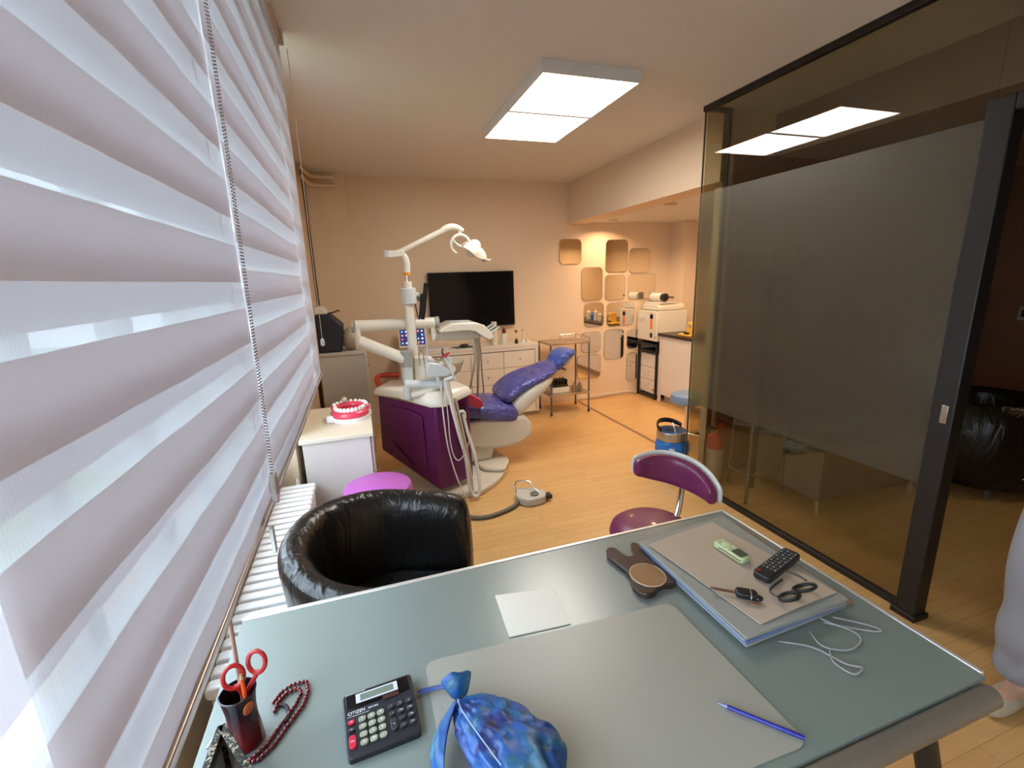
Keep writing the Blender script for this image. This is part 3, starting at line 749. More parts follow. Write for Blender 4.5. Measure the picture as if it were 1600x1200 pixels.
def prayer_beads():
    t = T('prayer_beads', 'string of dark red prayer beads coiled around the pen cup', 'beads', (-.29, .90, Z))
    mb = M('garnet_bead', (.16, .006, .015), .12, coat=.5)
    pts = []
    c = Vector((-.305, .875))
    path = [(-.355, .90), (-.350, .865), (-.325, .835), (-.290, .828), (-.265, .850), (-.245, .885), (-.222, .925), (-.212, .955), (-.222, .972), (-.245, .965), (-.26, .945), (-.262, .925)]
    path2 = [(-.36, .91), (-.363, .88), (-.345, .845), (-.31, .822), (-.275, .822), (-.25, .845), (-.23, .88), (-.205, .92), (-.198, .955), (-.205, .985), (-.235, .985), (-.256, .972), (-.268, .95)]
    def sample(pp, step):
        Pt = [Vector((x, y, 0)) for x, y in pp]; out = [Pt[0].copy()]; acc = 0
        for i in range(len(Pt)-1):
            seg = Pt[i+1]-Pt[i]; L = seg.length; d = 0
            while acc+(L-d) >= step: d += step-acc; acc = 0; out.append(Pt[i]+seg*(d/L))
            acc += L-d
        return out
    first = None
    for p in sample(path, .0092)+sample(path2, .0092):
        if first is None:
            first = P('bead', G().ell((p.x, p.y, Z+.0050), .0046, u=10, v=7), mb, t); p0 = p.copy()
        else:
            o = first.copy(); COL.objects.link(o); o.parent = t; o.location = (p.x-p0.x, p.y-p0.y, 0)
    P('tassel', G().tube([(-.255, .94, Z+.004), (-.240, .93, Z+.004), (-.232, .905, Z+.004), (-.238, .89, Z+.004)], .004), M('black_thread', (.02, .015, .02), .7), t)
    P('silver_imam', G().tube([(-.352, .915, Z+.006), (-.368, .90, Z+.006), (-.376, .88, Z+.005)], .0035), M('aged_silver', (.4, .38, .42), .3, .9), t, label='silver end piece')
prayer_beads()
def double_frame():
    t = T('picture_frame', 'hinged picture frame with glittering dark border at the bottom left', 'picture frame', (-.298, .745, Z))
    gm, nt, out = nodes_mat('dark_glitter'); b = nt.nodes.new('ShaderNodeBsdfPrincipled'); v = nt.nodes.new('ShaderNodeTexVoronoi'); v.inputs['Scale'].default_value = 260
    tc = nt.nodes.new('ShaderNodeTexCoord'); r = nt.nodes.new('ShaderNodeValToRGB'); e = r.color_ramp.elements; e[0].color = (.012, .010, .007, 1); e[0].position = .62; e[1].color = (.30, .26, .18, 1); e[1].position = 1.0
    sp = nt.nodes.new('ShaderNodeSeparateColor'); nt.links.new(tc.outputs['Object'], v.inputs['Vector']); nt.links.new(v.outputs['Color'], sp.inputs[0]); nt.links.new(sp.outputs[0], r.inputs[0]); nt.links.new(r.outputs[0], b.inputs['Base Color'])
    b.inputs['Metallic'].default_value = .6; b.inputs['Roughness'].default_value = .3; nt.links.new(b.outputs[0], out.inputs[0])
    A = Vector((-.312, .795, Z)); 
    for e2, nm in ((Vector((-.318, .655, Z)), 'l'), (Vector((-.225, .655, Z)), 'r')):
        d = (e2-A).normalized(); n_ = Vector((d.y, -d.x, 0)); h = .135; L = (e2-A).length; tk = .006
        def blk(a, c, z0, z1, th): 
            g = G(); p0 = A+d*a; p1 = A+d*c; V = [(p0+n_*th), (p1+n_*th), (p1-n_*th), (p0-n_*th)]
            g.prism([(q.x, q.y) for q in V], 'z', Z+z0, Z+z1); return g
        g = G()
        for (a, c, z0, z1) in ((0, L, 0, .02), (0, L, h-.02, h), (0, .02, .02, h-.02), (L-.02, L, .02, h-.02)):
            p0 = A+d*a; p1 = A+d*c; V = [(p0+n_*tk), (p1+n_*tk), (p1-n_*tk), (p0-n_*tk)]; g.prism([(q.x, q.y) for q in V], 'z', Z+z0, Z+z1)
        fr = P('frame_border', g, gm, t, bev=.001)
        P('picture', blk(.02, L-.02, .02, h-.02, .002), M('grey_photo', (.35, .34, .33), .4), fr)
double_frame()

# ---------------------------------------------------------------- black tub armchair
def armchair():
    t = T('tub_armchair', 'black leather tub armchair between radiator and desk', 'armchair', (.06, 1.58, 0), R(-21), local=True)
    path = []
    for x in (.22, .12, .0): path.append((x, .36))
    for k in range(1, 12):
        a = PI/2+k*PI/12; path.append((-.04+.36*math.cos(a), .36*math.sin(a)))
    for x in (.0, .12, .22): path.append((x, -.36))
    n = len(path); rs = []
    for i, (x, y) in enumerate(path):
        a = Vector(path[max(i-1, 0)]); b = Vector(path[min(i+1, n-1)]); d = (b-a).normalized(); o = Vector((-d.y, d.x))*-1
        if o.dot(Vector((x+.04, y))) < 0 and abs(x+.04) + abs(y) > .1: o = -o
        q = abs(i-(n-1)/2)/((n-1)/2); h = .80-.085*q**1.6
        sec = [(-.015, .05), (0, .2), (.004, .45), (.012, h-.14), (.022, h-.07), (.016, h-.022), (-.012, h), (-.05, h-.004), (-.082, h-.035), (-.098, h-.10), (-.105, h-.22), (-.112, .42), (-.112, .20), (-.10, .05)]
        wr = .004*math.sin(i*2.1)
        rs.append([(x+o.x*(s+wr), y+o.y*(s+wr), z) for s, z in sec])
    P('tub_shell', G().rings(rs), leather, t, sub=2)
    g = G(); pts = []
    for k in range(13):
        a = PI/2+k*PI/12; pts.append((-.04+.25*math.cos(a), .245*math.sin(a)))
    pts = [(.25, .245)]+pts+[(.25, -.245)]
    g.prism(pts, 'z', .26, .43); P('seat_cushion', g, leather, t, bev=.035, seg=4)
    g = G(); pts2 = [(x*.98, y*1.15) for x, y in pts]; g.prism(pts2, 'z', .05, .26); P('base', g, leather, t, bev=.01)
    for x, y in ((-.25, .2), (-.25, -.2), (.18, .3), (.18, -.3)): P('foot', G().cyl((x, y, 0), (x, y, .06), .022), black_pl, t)
armchair()

# ---------------------------------------------------------------- dentist's stool with curved backrest
def gas_base(t, c, zt, r=.24, mat=None):
    mat = mat or chrome
    P('gas_column', G().cyl((c[0], c[1], .07), (c[0], c[1], zt), .022), mat, t)
    for k in range(5):
        a = 2*PI*k/5+.3; e = (c[0]+r*math.cos(a), c[1]+r*math.sin(a))
        P('leg', G().tube([(c[0], c[1], .085), (e[0], e[1], .062)], .017, r1=.012, smooth=0), mat, t)
        g = G(); g.lathe([(.005, -.012), (.026, -.010), (.026, .010), (.005, .012)], (e[0], e[1], .027), rot=(PI/2, 0, a), seg=16); P('castor', g, black_pl, t)
def dentist_stool():
    c = (1.16, 1.58)
    t = T('dentist_stool', 'purple dentist stool with curved arm backrest behind the desk', 'stool', (c[0], c[1], 0))
    g = G(); g.lathe([(.01, .455), (.15, .455), (.182, .47), (.19, .495), (.182, .522), (.155, .542), (.10, .55), (.01, .552)], (c[0], c[1], 0), seg=40); P('seat', g, purple_vinyl, t)
    g = G(); g.lathe([(.01, .43), (.14, .43), (.17, .455), (.01, .455)], (c[0], c[1], 0)); P('seat_pan', g, black_pl, t)
    gas_base(t, c, .43)
    # backrest curved pad (plan arc) and white shell behind it
    def arc(r0, r1, zc, hh, a0, a1, n=15, tilt=0):
        rs = []
        for i in range(n):
            q = i/(n-1); a = a0+(a1-a0)*q; k = math.sin(PI*min(max(q, .0), 1))**.35 if 0 < q < 1 else .25
            k = max(k, .55); zz = zc[0]*(1-q)+zc[1]*q + zc[2]*math.sin(PI*q); h = hh*k; ring = []
            for j in range(14):
                b = 2*PI*j/14; rr = (r0+r1)/2+(r1-r0)/2*math.copysign(abs(math.cos(b))**.6, math.cos(b)); z = zz+h*math.copysign(abs(math.sin(b))**.6, math.sin(b))
                ring.append((bc[0]+rr*math.cos(a), bc[1]+rr*math.sin(a), z))
            rs.append(ring)
        return G().rings(rs)
    bc = (1.165, 1.465)
    P('backrest_pad', arc(.160, .202, (.80, .715, .012), .070, R(112), R(-18)), purple_vinyl, t, sub=1)
    P('backrest_shell', arc(.203, .220, (.805, .72, .016), .073, R(108), R(-20)), M('white_shell', (.66, .66, .62), .3), t, sub=1)
    g = G(); g.tube([(1.33, 1.61, .76), (1.345, 1.62, .66), (1.30, 1.60, .52), (1.20, 1.585, .445)], .014); P('backrest_bracket', g, chrome, t)
    g = G(); g.cyl((1.305, 1.65, .80), (1.315, 1.665, .85), .013); P('knob', g, lightgrey, t)
dentist_stool()
def round_stool(c, zt, r, mat, label, squash=1):
    t = T('round_stool', label, 'stool', (c[0], c[1], 0))
    g = G(); g.lathe([(.01, zt-.10), (r*.82, zt-.10), (r*.97, zt-.08), (r, zt-.045), (r*.95, zt-.015), (r*.8, zt-.002), (.01, zt)], (c[0], c[1], 0), seg=40); P('seat', g, mat, t)
    gas_base(t, c, zt-.10, .20)
round_stool((-.005, 2.43), .578, .188, pink_vinyl, 'round pink purple stool seat seen behind the black armchair')
round_stool((2.965, 3.56), .50, .165, blue_vinyl, 'round blue stool seat beside the glass edge in the side room')

# ---------------------------------------------------------------- small birch cabinet with the jaw model
def small_cabinet():
    t = T('drawer_cabinet', 'low birch drawer cabinet below the blinds carrying the jaw model', 'cabinet', (-.2, 3.0, 0))
    P('body', G().b2((-.385, 2.66, .06), (-.02, 3.33, .775)), birch_side, t, bev=.003)
    P('cabinet_top', G().b2((-.40, 2.645, .776), (0, 3.345, .80)), birch, t, bev=.003)
    P('plinth', G().b2((-.38, 2.69, 0), (-.05, 3.3, .06)), steel_dark, t)
    for k in range(3):
        z0 = .08+k*.232; d = P('drawer', G().b2((-.0195, 2.675, z0), (-.002, 3.315, z0+.222)), birch_side, t, bev=.003)
        P('knob', G().lathe([(.004, 0), (.004, .012), (.010, .016), (.010, .022), (.002, .024)], (-.002, 3.0, z0+.11), rot=(0, PI/2, 0), seg=14), steel, d)
small_cabinet()
def jaw_model():
    t = T('jaw_model', 'large pink and white jaw teaching model open on the birch cabinet', 'jaw model', (-.13, 2.97, .80), R(-12), local=True)
    def arch(rx, ry, a0, a1, n, zc, w, h, yo=0):
        rs = []
        for i in range(n):
            a = a0+(a1-a0)*i/(n-1); x, y = rx*math.cos(a), yo+ry*math.sin(a); o = Vector((math.cos(a)/rx, math.sin(a)/ry)).normalized()
            ring = []
            for j in range(12):
                b = 2*PI*j/12; ring.append((x+o.x*w*math.cos(b), y+o.y*w*math.cos(b), zc+h*math.sin(b)))
            rs.append(ring)
        return rs
    base = []
    g = G(); pts = [(-.115, .11), (-.125, -.02)]+[(.118*math.cos(a), .04+.118*math.sin(a)*1.15) for a in [PI+ (i+1)*PI/13 for i in range(12)]]+[(.118, .0), (.115, .11)]
    g.prism(pts, 'z', 0, .028); P('base_plate', g, M('model_white', (.85, .85, .86), .3), t, bev=.006)
    g = G(); g.rings(arch(.093, .105, PI, 2*PI, 21, .046, .028, .026, .03)); P('lower_gum', g, gum, t, sub=1)
    for i in range(12):
        a = PI+.12+i*(PI-.24)/11; x, y = .090*math.cos(a), .03+.102*math.sin(a); o = Vector((math.cos(a)/.093, math.sin(a)/.105)).normalized(); big = 1.25 if i in (0, 1, 10, 11) else 1
        g = G(); g.ell((x, y, .078), (.0125*big, .0095*big, .017), (0, 0, math.atan2(o.y, o.x)+PI/2)); P('tooth', g, tooth, t, label='white lower tooth')
    g = G(); g.ell((.01, .02, .058), (.060, .070, .018), (R(-6), 0, 0)); P('tongue', g, gum, t)
    # upper jaw swung back over the hinge
    rs = arch(.098, .10, 0, PI, 19, .070, .026, .022, .02)
    g = G(); g.rings([[Vector(p) for p in r] for r in rs]); P('upper_gum', g, gum, t, sub=1)
    for i in range(10):
        a = .2+i*(PI-.4)/9; x, y = .096*math.cos(a), .02+.10*math.sin(a)
        g = G(); g.ell((x*1.06, y*1.06, .088), (.013, .011, .016)); P('tooth', g, tooth, t, label='white upper tooth')
    g = G(); g.b2((-.13, -.06, .0), (-.075, .10, .045)); P('hinge_block', g, M('model_white', (.85, .85, .86), .3), t, bev=.008)
    g = G(); g.ell((-.045, .085, .112), (.018, .016, .018)); P('hinge_knob', g, M('beige_knob', (.5, .42, .33), .5), t)
jaw_model()

# tall white cabinet with covered machine, back left
def left_cabinet():
    t = T('side_cabinet', 'plain white side cabinet under the covered machine, back left', 'cabinet', (-.19, 4.52, 0))
    P('body', G().b2((-.385, 4.31, 0), (-.0, 4.735, 1.02)), M('grey_white_laminate', (.58, .54, .49), .5), t, bev=.002)
    P('cabinet_top', G().b2((-.395, 4.30, 1.021), (.005, 4.745, 1.045)), M('grey_white_laminate', (.58, .54, .49), .5), t, bev=.002)
    for z0, z1 in ((.05, .52), (.54, 1.0)):
        d = P('door', G().b2((.0005, 4.33, z0), (.016, 4.72, z1)), white, t, bev=.002)
        P('handle', G().cyl((.018, 4.40, z1-.10), (.034, 4.40, z1-.10), .008), steel, d)
left_cabinet()
def covered_machine():
    t = T('dark_blue_machine', 'dark blue machine with sloping side and clear plastic bag', 'machine', (-.22, 4.5, 1.045))
    y0, y1 = 4.35, 4.66
    P('body', G().prism([(-.385, 1.046), (-.385, 1.385), (-.265, 1.385), (-.16, 1.275), (-.19, 1.046)], 'y', y0, y1), M('navy_cover', (.010, .015, .030), .5, bump=.3, bscale=12), t, bev=.012)
    g = G(); g.ell((-.105, 4.45, 1.15), (.088, .10, .103)); P('plastic_bag', g, wrinkled('clear_bag', (.42, .35, .27), .25, .9, 30, coat=.3), t)
    g = G(); g.prism([(-.385, 1.386), (-.385, 1.44), (-.35, 1.455), (-.31, 1.45), (-.285, 1.41), (-.28, 1.386)], 'y', 4.38, 4.6); P('white_lid', g, cream, t, bev=.008)
    g = G(); g.tube([(-.28, 4.42, 1.39), (-.22, 4.42, 1.40), (-.19, 4.42, 1.415), (-.18, 4.42, 1.40)], .006); P('cable', g, black_pl, t)
covered_machine()


# ---------------------------------------------------------------- dental unit (cuspidor box, pole, lamp, tray, hoses)
def dental_unit():
    t = T('dental_unit', 'purple dental unit with lamp pole, instrument tray and hanging hoses', 'dental unit', (.40, 3.5, 0))
    # base plate
    g = G(); g.prism(rounded_poly([(.06, 3.85), (.20, 3.52), (.42, 3.22), (.74, 3.17), (.93, 3.32), (1.08, 3.52), (.98, 4.14), (.66, 4.14), (.40, 3.88)], .06), 'z', .0, .05); P('base_plate', g, cream2, t, bev=.012)
    # purple housing: the left face has a slanted lower edge
    A, B, C = Vector((.05, 3.62)), Vector((.445, 3.22)), Vector((.735, 3.33)); D = Vector((.52, 3.86))
    g = G(); zt = .80
    bot = [Vector((A.x, A.y, .33)), Vector((B.x, B.y, .08)), Vector((C.x, C.y, .10)), Vector((D.x, D.y, .33))]
    top = [Vector((A.x+.012, A.y, zt+.01)), Vector((B.x+.01, B.y+.01, zt-.02)), Vector((C.x, C.y+.01, zt+.005)), Vector((D.x, D.y, zt+.01))]
    V = [g.bm.verts.new(p) for p in bot]; W = [g.bm.verts.new(p) for p in top]
    for i in range(4): g.bm.faces.new((V[i], V[(i+1) % 4], W[(i+1) % 4], W[i]))
    g.bm.faces.new(V[::-1]); g.bm.faces.new(W); bmesh.ops.recalc_face_normals(g.bm, faces=g.bm.faces)
    P('housing', g, purple, t, bev=.018, seg=4)
    # raised panel on the big side, with a ledge
    d = (B-A).normalized(); nn = Vector((d.y, -d.x)); 
    if nn.y > 0: nn = -nn
    def on(q, z, o): p = A+(B-A)*q+nn*o; return Vector((p.x, p.y, z))
    g = G(); rs = []
    for o in (-.004, .007):
        rs.append([on(.16, .70, o), on(.40, .715, o), on(.62, .69, o), on(.78, .66, o), on(.82, .22, o), on(.52, .31, o), on(.20, .46, o)])
    g.rings(rs); P('side_panel', g, purple, t, bev=.008, seg=3)
    g = G(); g.tube([on(.20, .43, .006), on(.35, .36, .014), on(.58, .255, .006)], .009, rad=[.003, .011, .003]); P('grip_ledge', g, purple, t)
    # front face recess with hose holder
    e = (C-B).normalized(); ne = Vector((e.y, -e.x))
    def on2(q, z, o): p = B+(C-B)*q+ne*o; return Vector((p.x, p.y, z))
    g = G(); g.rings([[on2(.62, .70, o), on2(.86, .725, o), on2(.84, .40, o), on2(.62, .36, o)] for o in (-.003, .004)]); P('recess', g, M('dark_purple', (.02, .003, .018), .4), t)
    g = G(); g.tube([on2(.50, .66, .012), on2(.72, .675, .03), on2(.76, .62, .032)], .013); P('hose_holder', g, lightgrey, t)
    # cream top cover
    tp = [Vector((A.x-.015, A.y, 0)), Vector((.20, 3.44, 0)), Vector((B.x-.03, B.y-.0, 0)), Vector((.52, 3.20, 0)), Vector((C.x+.015, C.y-.01, 0)), Vector((.70, 3.60, 0)), Vector((D.x, D.y, 0)), Vector((.16, 3.86, 0))]
    rs = []
    for ins, dz in ((0, -.012), (-.0, .014), (.05, .045), (.12, .052)):
        c = Vector((.40, 3.55, 0)); rs.append([q+(c-q)*ins+Vector((0, 0, zt+dz+(-.045 if i in (2, 3) else 0)*(1-ins*8 if ins < .12 else 0))) for i, q in enumerate(tp)])
    P('top_cover', G().rings(rs), cream, t, bev=.012, seg=3)
    # spittoon bowl, glass filler
    g = G(); g.lathe([(.02, .86), (.06, .87), (.12, .92), (.150, .99), (.155, 1.0), (.148, 1.0), (.115, .93), (.055, .885), (.01, .88)], (.62, 3.66, 0), seg=32); P('spittoon_bowl', g, M('pale_glass', (.55, .52, .42), .15, coat=.3), t)
    g = G(); g.prism(rounded_poly([(.36, .82), (.36, 1.06), (.50, 1.06), (.56, .98), (.56, .82)], .02), 'y', 3.62, 3.78); P('bowl_housing', g, cream, t, bev=.01)
    g = G(); g.tube([(.44, 3.60, .98), (.44, 3.59, 1.10), (.455, 3.57, 1.135), (.47, 3.55, 1.12)], .006); g.tube([(.40, 3.60, 1.0), (.41, 3.585, 1.17), (.425, 3.56, 1.185)], .005); P('water_spout', g, chrome, t)
    g = G(); g.tube([(.10, 3.72, .80), (.075, 3.84, .87), (.12, 3.90, .885), (.26, 3.90, .875)], .022); P('rear_handle', g, M('red_handle_plastic', (.45, .04, .02), .45), t, label='red rear handle')
    # main pole
    px, py = .372, 3.68
    P('pole', G().cyl((px, py, .80), (px-.005, py, 1.50), .040, .036, seg=28), cream, t)
    g = G(); g.lathe([(.036, 1.47), (.056, 1.48), (.058, 1.56), (.058, 1.595), (.040, 1.60)], (px-.0, py, 0)); P('pole_collar', g, lightgrey, t)
    g = G(); g.lathe([(.030, 1.60), (.032, 1.64), (.028, 1.645), (.01, 1.645)], (px, py, 0)); P('pole_cap', g, cream, t)
    P('steel_neck', G().cyl((px, py, 1.645), (px, py, 1.70), .012), chrome, t)
    P('amber_ring', G().lathe([(.010, 1.692), (.029, 1.692), (.029, 1.715), (.010, 1.715)], (px, py, 0)), amber, t)
    g = G(); g.tube([(px, py, 1.715), (px+.004, py, 1.77), (px-.006, py, 1.825), (px-.035, py, 1.855)], .025, seg=16); P('curved_neck', g, cream, t)
    # lamp arm and lamp
    g = G(); g.rrect((.30, py, 1.853), .13, .05, .024, 'y', .06, rot=R(6)); P('elbow', g, cream, t, bev=.008)
    P('lamp_arm', G().cyl((.32, py, 1.862), (.70, py, 2.035), .021, .023, seg=16), cream, t)
    P('elbow_cap', G().cyl((.24, py, 1.83), (.24, py, 1.88), .028), lightgrey, t)
    g = G(); g.tube([(.66, py, 2.02), (.72, py, 2.047), (.78, py, 2.045), (.83, py, 2.02)], .026, rad=[.024, .028, .026, .018]); P('arm_head', g, cream, t)
    lx, lz = .80, 1.925
    P('lamp_swivel', G().cyl((.80, py, 1.975), (.80, py, 2.03), .014), cream, t)
    g = G(); g.tube([(lx+.075*math.cos(a), py-.02, lz-.01+.075*math.sin(a)) for a in [R(20+i*22) for i in range(11)]], .012, seg=10); P('lamp_yoke', g, cream, t)
    # head: three petalled reflector tilted down-right
    E = Euler((R(10), R(28), 0))
    def tr(v): v = Vector(v); v.rotate(E); return v+Vector((.90, py, 1.875))
    rs = []
    for q, rr in ((0, .045), (.35, .075), (.7, .10), (1, .115)):
        ring = []
        for k in range(36):
            a = 2*PI*k/36; f = 1+.22*q*math.cos(3*a)
            ring.append(tr((rr*f*math.cos(a), rr*f*math.sin(a), .05-.075*q*q+.012*q*math.cos(3*a))))
        rs.append(ring)
    rs2 = [[p+(tr((0, 0, -.008))-tr((0, 0, 0))) for p in r] for r in rs[::-1]]
    P('lamp_head', G().rings(rs+rs2), cream, t, sub=1)
    g = G(); g.ell(tr((0, 0, .035)), .052, tuple(E)); P('lamp_cap', g, cream, t)
    g = G(); g.ell(tr((0, 0, -.025)), (.036, .036, .03)); P('bulb_shield', g, M('bulb_glass', (.6, .58, .5), .15), t)
    for a in (20, 200):
        q = R(a); g = G(); g.tube([tr((.11*math.cos(q), .11*math.sin(q), -.02)), tr((.16*math.cos(q), .13*math.sin(q), -.015)), tr((.19*math.cos(q), .14*math.sin(q), .0))], .008, rad=[.011, .009, .006]); P('lamp_handle', g, lightgrey, t)
    g = G(); g.rings([[tr((.10, -.03, -.028)), tr((.125, -.02, -.034)), tr((.125, .02, -.034)), tr((.10, .03, -.028))], [tr((.098, -.03, -.034)), tr((.123, -.02, -.040)), tr((.123, .02, -.040)), tr((.098, .03, -.034))]]); P('reflector_facet', g, M('violet_coating', (.12, .08, .35), .1, .8), t)
    # monitor seen almost edge-on with bracket
    mt = T  # (monitor is fixed to the pole)
    g = G(); g.box((.515, 3.86, 1.49), (.030, .34, .285), (0, R(9), R(-9))); mo = P('monitor', g, black_gl, t, bev=.006)
    g = G(); g.box((.487, 3.84, 1.45), (.030, .22, .20), (0, R(9), R(-9))); P('monitor_back', g, black_pl, mo, bev=.01)
    g = G(); g.tube([(.40, 3.70, 1.53), (.44, 3.72, 1.545), (.465, 3.78, 1.50)], .020); P('monitor_bracket', g, lightgrey, t)
    g = G(); g.tube([(.415, 3.70, 1.50), (.425, 3.70, 1.42), (.435, 3.70, 1.36), (.46, 3.72, 1.35), (.475, 3.74, 1.39)], .005); P('cable', g, black_pl, t)
    # side column with double arm carrying the tray
    cx, cy = .305, 3.58
    P('arm_column', G().cyl((cx, cy, .80), (cx, cy, 1.02), .040, seg=24), lightgrey, t)
    P('arm_joint', G().cyl((cx-.0, cy, 1.0), (cx, cy, 1.125), .046, seg=24), grey_pl, t)
    P('lower_arm', G().tube([(cx-.01, cy, 1.06), (-.035, 3.66, 1.215)], .045, smooth=0, seg=20), cream, t, bev=.01)
    P('joint_pin', G().cyl((-.035, 3.68, 1.16), (-.035, 3.68, 1.32), .024), cream, t)
    P('upper_arm', G().tube([(-.055, 3.70, 1.325), (.57, 3.74, 1.315)], .046, r1=.044, smooth=0, seg=22), cream, t, bev=.008)
    for a, b in (((-.075, 3.70, 1.325), (-.056, 3.70, 1.325)), ((.571, 3.74, 1.315), (.60, 3.74, 1.315))): P('arm_end_cap', G().cyl(a, b, .048, seg=22), grey_pl, t)
    P('tray_pin', G().cyl((.555, 3.745, 1.17), (.555, 3.745, 1.29), .024), cream, t)
    P('tray_link', G().tube([(.55, 3.745, 1.19), (.64, 3.78, 1.20)], .030, smooth=0), cream, t)
    g = G(); g.prism([(.585, 1.245), (.62, 1.275), (.70, 1.305), (.90, 1.30), (.965, 1.275), (1.03, 1.20), (1.045, 1.165), (1.005, 1.145), (.955, 1.175), (.89, 1.225), (.83, 1.238), (.60, 1.238)], 'y', 3.66, 3.98); P('instrument_tray', g, cream, t, bev=.010, seg=3)
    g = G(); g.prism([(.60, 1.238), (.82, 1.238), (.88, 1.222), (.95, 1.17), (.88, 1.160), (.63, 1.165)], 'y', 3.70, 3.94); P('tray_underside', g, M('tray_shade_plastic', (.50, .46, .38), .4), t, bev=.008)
    g = G(); g.b2((.70, 3.74, 1.302), (.86, 3.90, 1.307)); P('tray_mat', g, lightgrey, t)
    for k in range(5):
        y = 3.69+k*.06; g = G(); g.tube([(.985, y, 1.20), (1.04, y-.01, 1.215), (1.085, y-.015, 1.245), (1.10, y-.015, 1.25)], .008, rad=[.007, .009, .006, .004]); P('handpiece', g, steel_dark if k % 2 else lightgrey, t)
    hp = [((.70, .0), (.735, .12)), ((.88, .0), (.82, .3)), ((.92, .0), (.88, .2)), ((.955, .0), (.99, .1)), ((.97, .0), (.93, .25))]
    for k in range(5):
        y = 3.68+k*.05; x0 = .86+.027*k; 
        sw = (-.03, -.05, .02, .01, .05)[k]
        P('hose', G().tube([(x0, y, 1.17), (x0+.01, y, 1.0), (x0+sw*.5, y+.05, .80), (x0+sw, y+.12, .62), (x0+sw*.6, y+.14, .50), (x0-.06, y+.12, .42)], .0075, seg=8), hose_m, t)
    # assistant side arm
    P('assist_arm_rear', G().tube([(.30, 3.32, .83), (.42, 3.30, .855), (.52, 3.34, .90)], .030, seg=16), cream, t)
    P('assist_post', G().tube([(.268, 3.32, .80), (.268, 3.32, .90)], .030, smooth=0, seg=18), lightgrey, t, bev=.01)
    P('assist_arm', G().tube([(.255, 3.32, .915), (.53, 3.30, .895)], .034, smooth=0, seg=20), lightgrey, t, bev=.006)
    P('assist_end_cap', G().cyl((.531, 3.30, .895), (.545, 3.30, .895), .032), grey_pl, t)
    P('holder_neck', G().cyl((.50, 3.30, .92), (.50, 3.30, .965), .020), lightgrey, t)
    g = G(); g.prism([(.41, .965), (.41, 1.05), (.44, 1.075), (.52, 1.055), (.575, 1.01), (.60, .985), (.56, .96)], 'y', 3.25, 3.37); P('instrument_holder', g, lightgrey, t, bev=.012, seg=3)
    g = G(); g.prism([(.44, 1.076), (.50, 1.066), (.565, 1.025), (.55, 1.022), (.50, 1.052), (.44, 1.06)], 'y', 3.275, 3.345); P('holder_slot', g, grey_pl, t)
    P('holder_ring', G().lathe([(.012, -.018), (.030, -.018), (.034, 0), (.030, .018), (.012, .018)], (.595, 3.29, 1.005), rot=(R(80), 0, R(20)), seg=18), cream, t)
    P('pedal_hook', G().tube([(.53, 3.26, .93), (.60, 3.25, .945)], .018, smooth=0), lightgrey, t, bev=.006)
    g = G(); g.tube([(.615, 3.25, .93), (.58, 3.26, 1.03), (.545, 3.27, 1.11)], .008); gun = P('curing_light', g, lightgrey, t, label='grey curing light')
    P('light_guide', G().tube([(.545, 3.27, 1.11), (.535, 3.27, 1.14), (.54, 3.27, 1.165)], .006), black_pl, gun)
    g = G(); g.lathe([(.002, 0), (.040, .0), (.040, .004), (.002, .004)], (.555, 3.27, 1.112), rot=(R(8), R(-28), 0), sx=1.0, sy=.6); P('orange_shield', g, red_pl, gun, label='red light shield')
    P('syringe', G().tube([(.59, 3.32, 1.0), (.592, 3.32, 1.09)], .019, smooth=0), lightgrey, t, bev=.004); P('syringe_tip', G().tube([(.585, 3.32, 1.09), (.583, 3.32, 1.13)], .006), cream, t)
    P('suction_tip', G().tube([(.43, 3.34, 1.05), (.44, 3.34, 1.16), (.44, 3.34, 1.235)], .006), M('clear_blue', (.45, .47, .6), .2), t)
    # hoses on the front of the housing
    def hose(pts, r, m): P('suction_hose', G().tube(pts, r, seg=10, smooth=6), m, t)
    hose([(.535, 3.22, .93), (.56, 3.19, .78), (.60, 3.17, .55), (.645, 3.16, .33), (.66, 3.15, .10), (.70, 3.12, .035), (.735, 3.14, .10), (.72, 3.19, .33), (.68, 3.22, .52), (.655, 3.24, .66)], .0135, hose_w)
    hose([(.555, 3.21, .93), (.585, 3.18, .70), (.63, 3.16, .42), (.655, 3.16, .14), (.668, 3.14, .03), (.678, 3.16, .15), (.65, 3.19, .45), (.60, 3.22, .80)], .011, hose_m)
    hose([(.505, 3.24, .90), (.50, 3.19, .70), (.515, 3.17, .45), (.56, 3.15, .22), (.62, 3.12, .04), (.64, 3.10, .02)], .0055, hose_w)
    hose([(.53, 3.24, .92), (.535, 3.20, .70), (.54, 3.18, .45), (.58, 3.17, .33), (.65, 3.19, .38), (.70, 3.22, .50)], .0045, hose_w)
dental_unit()

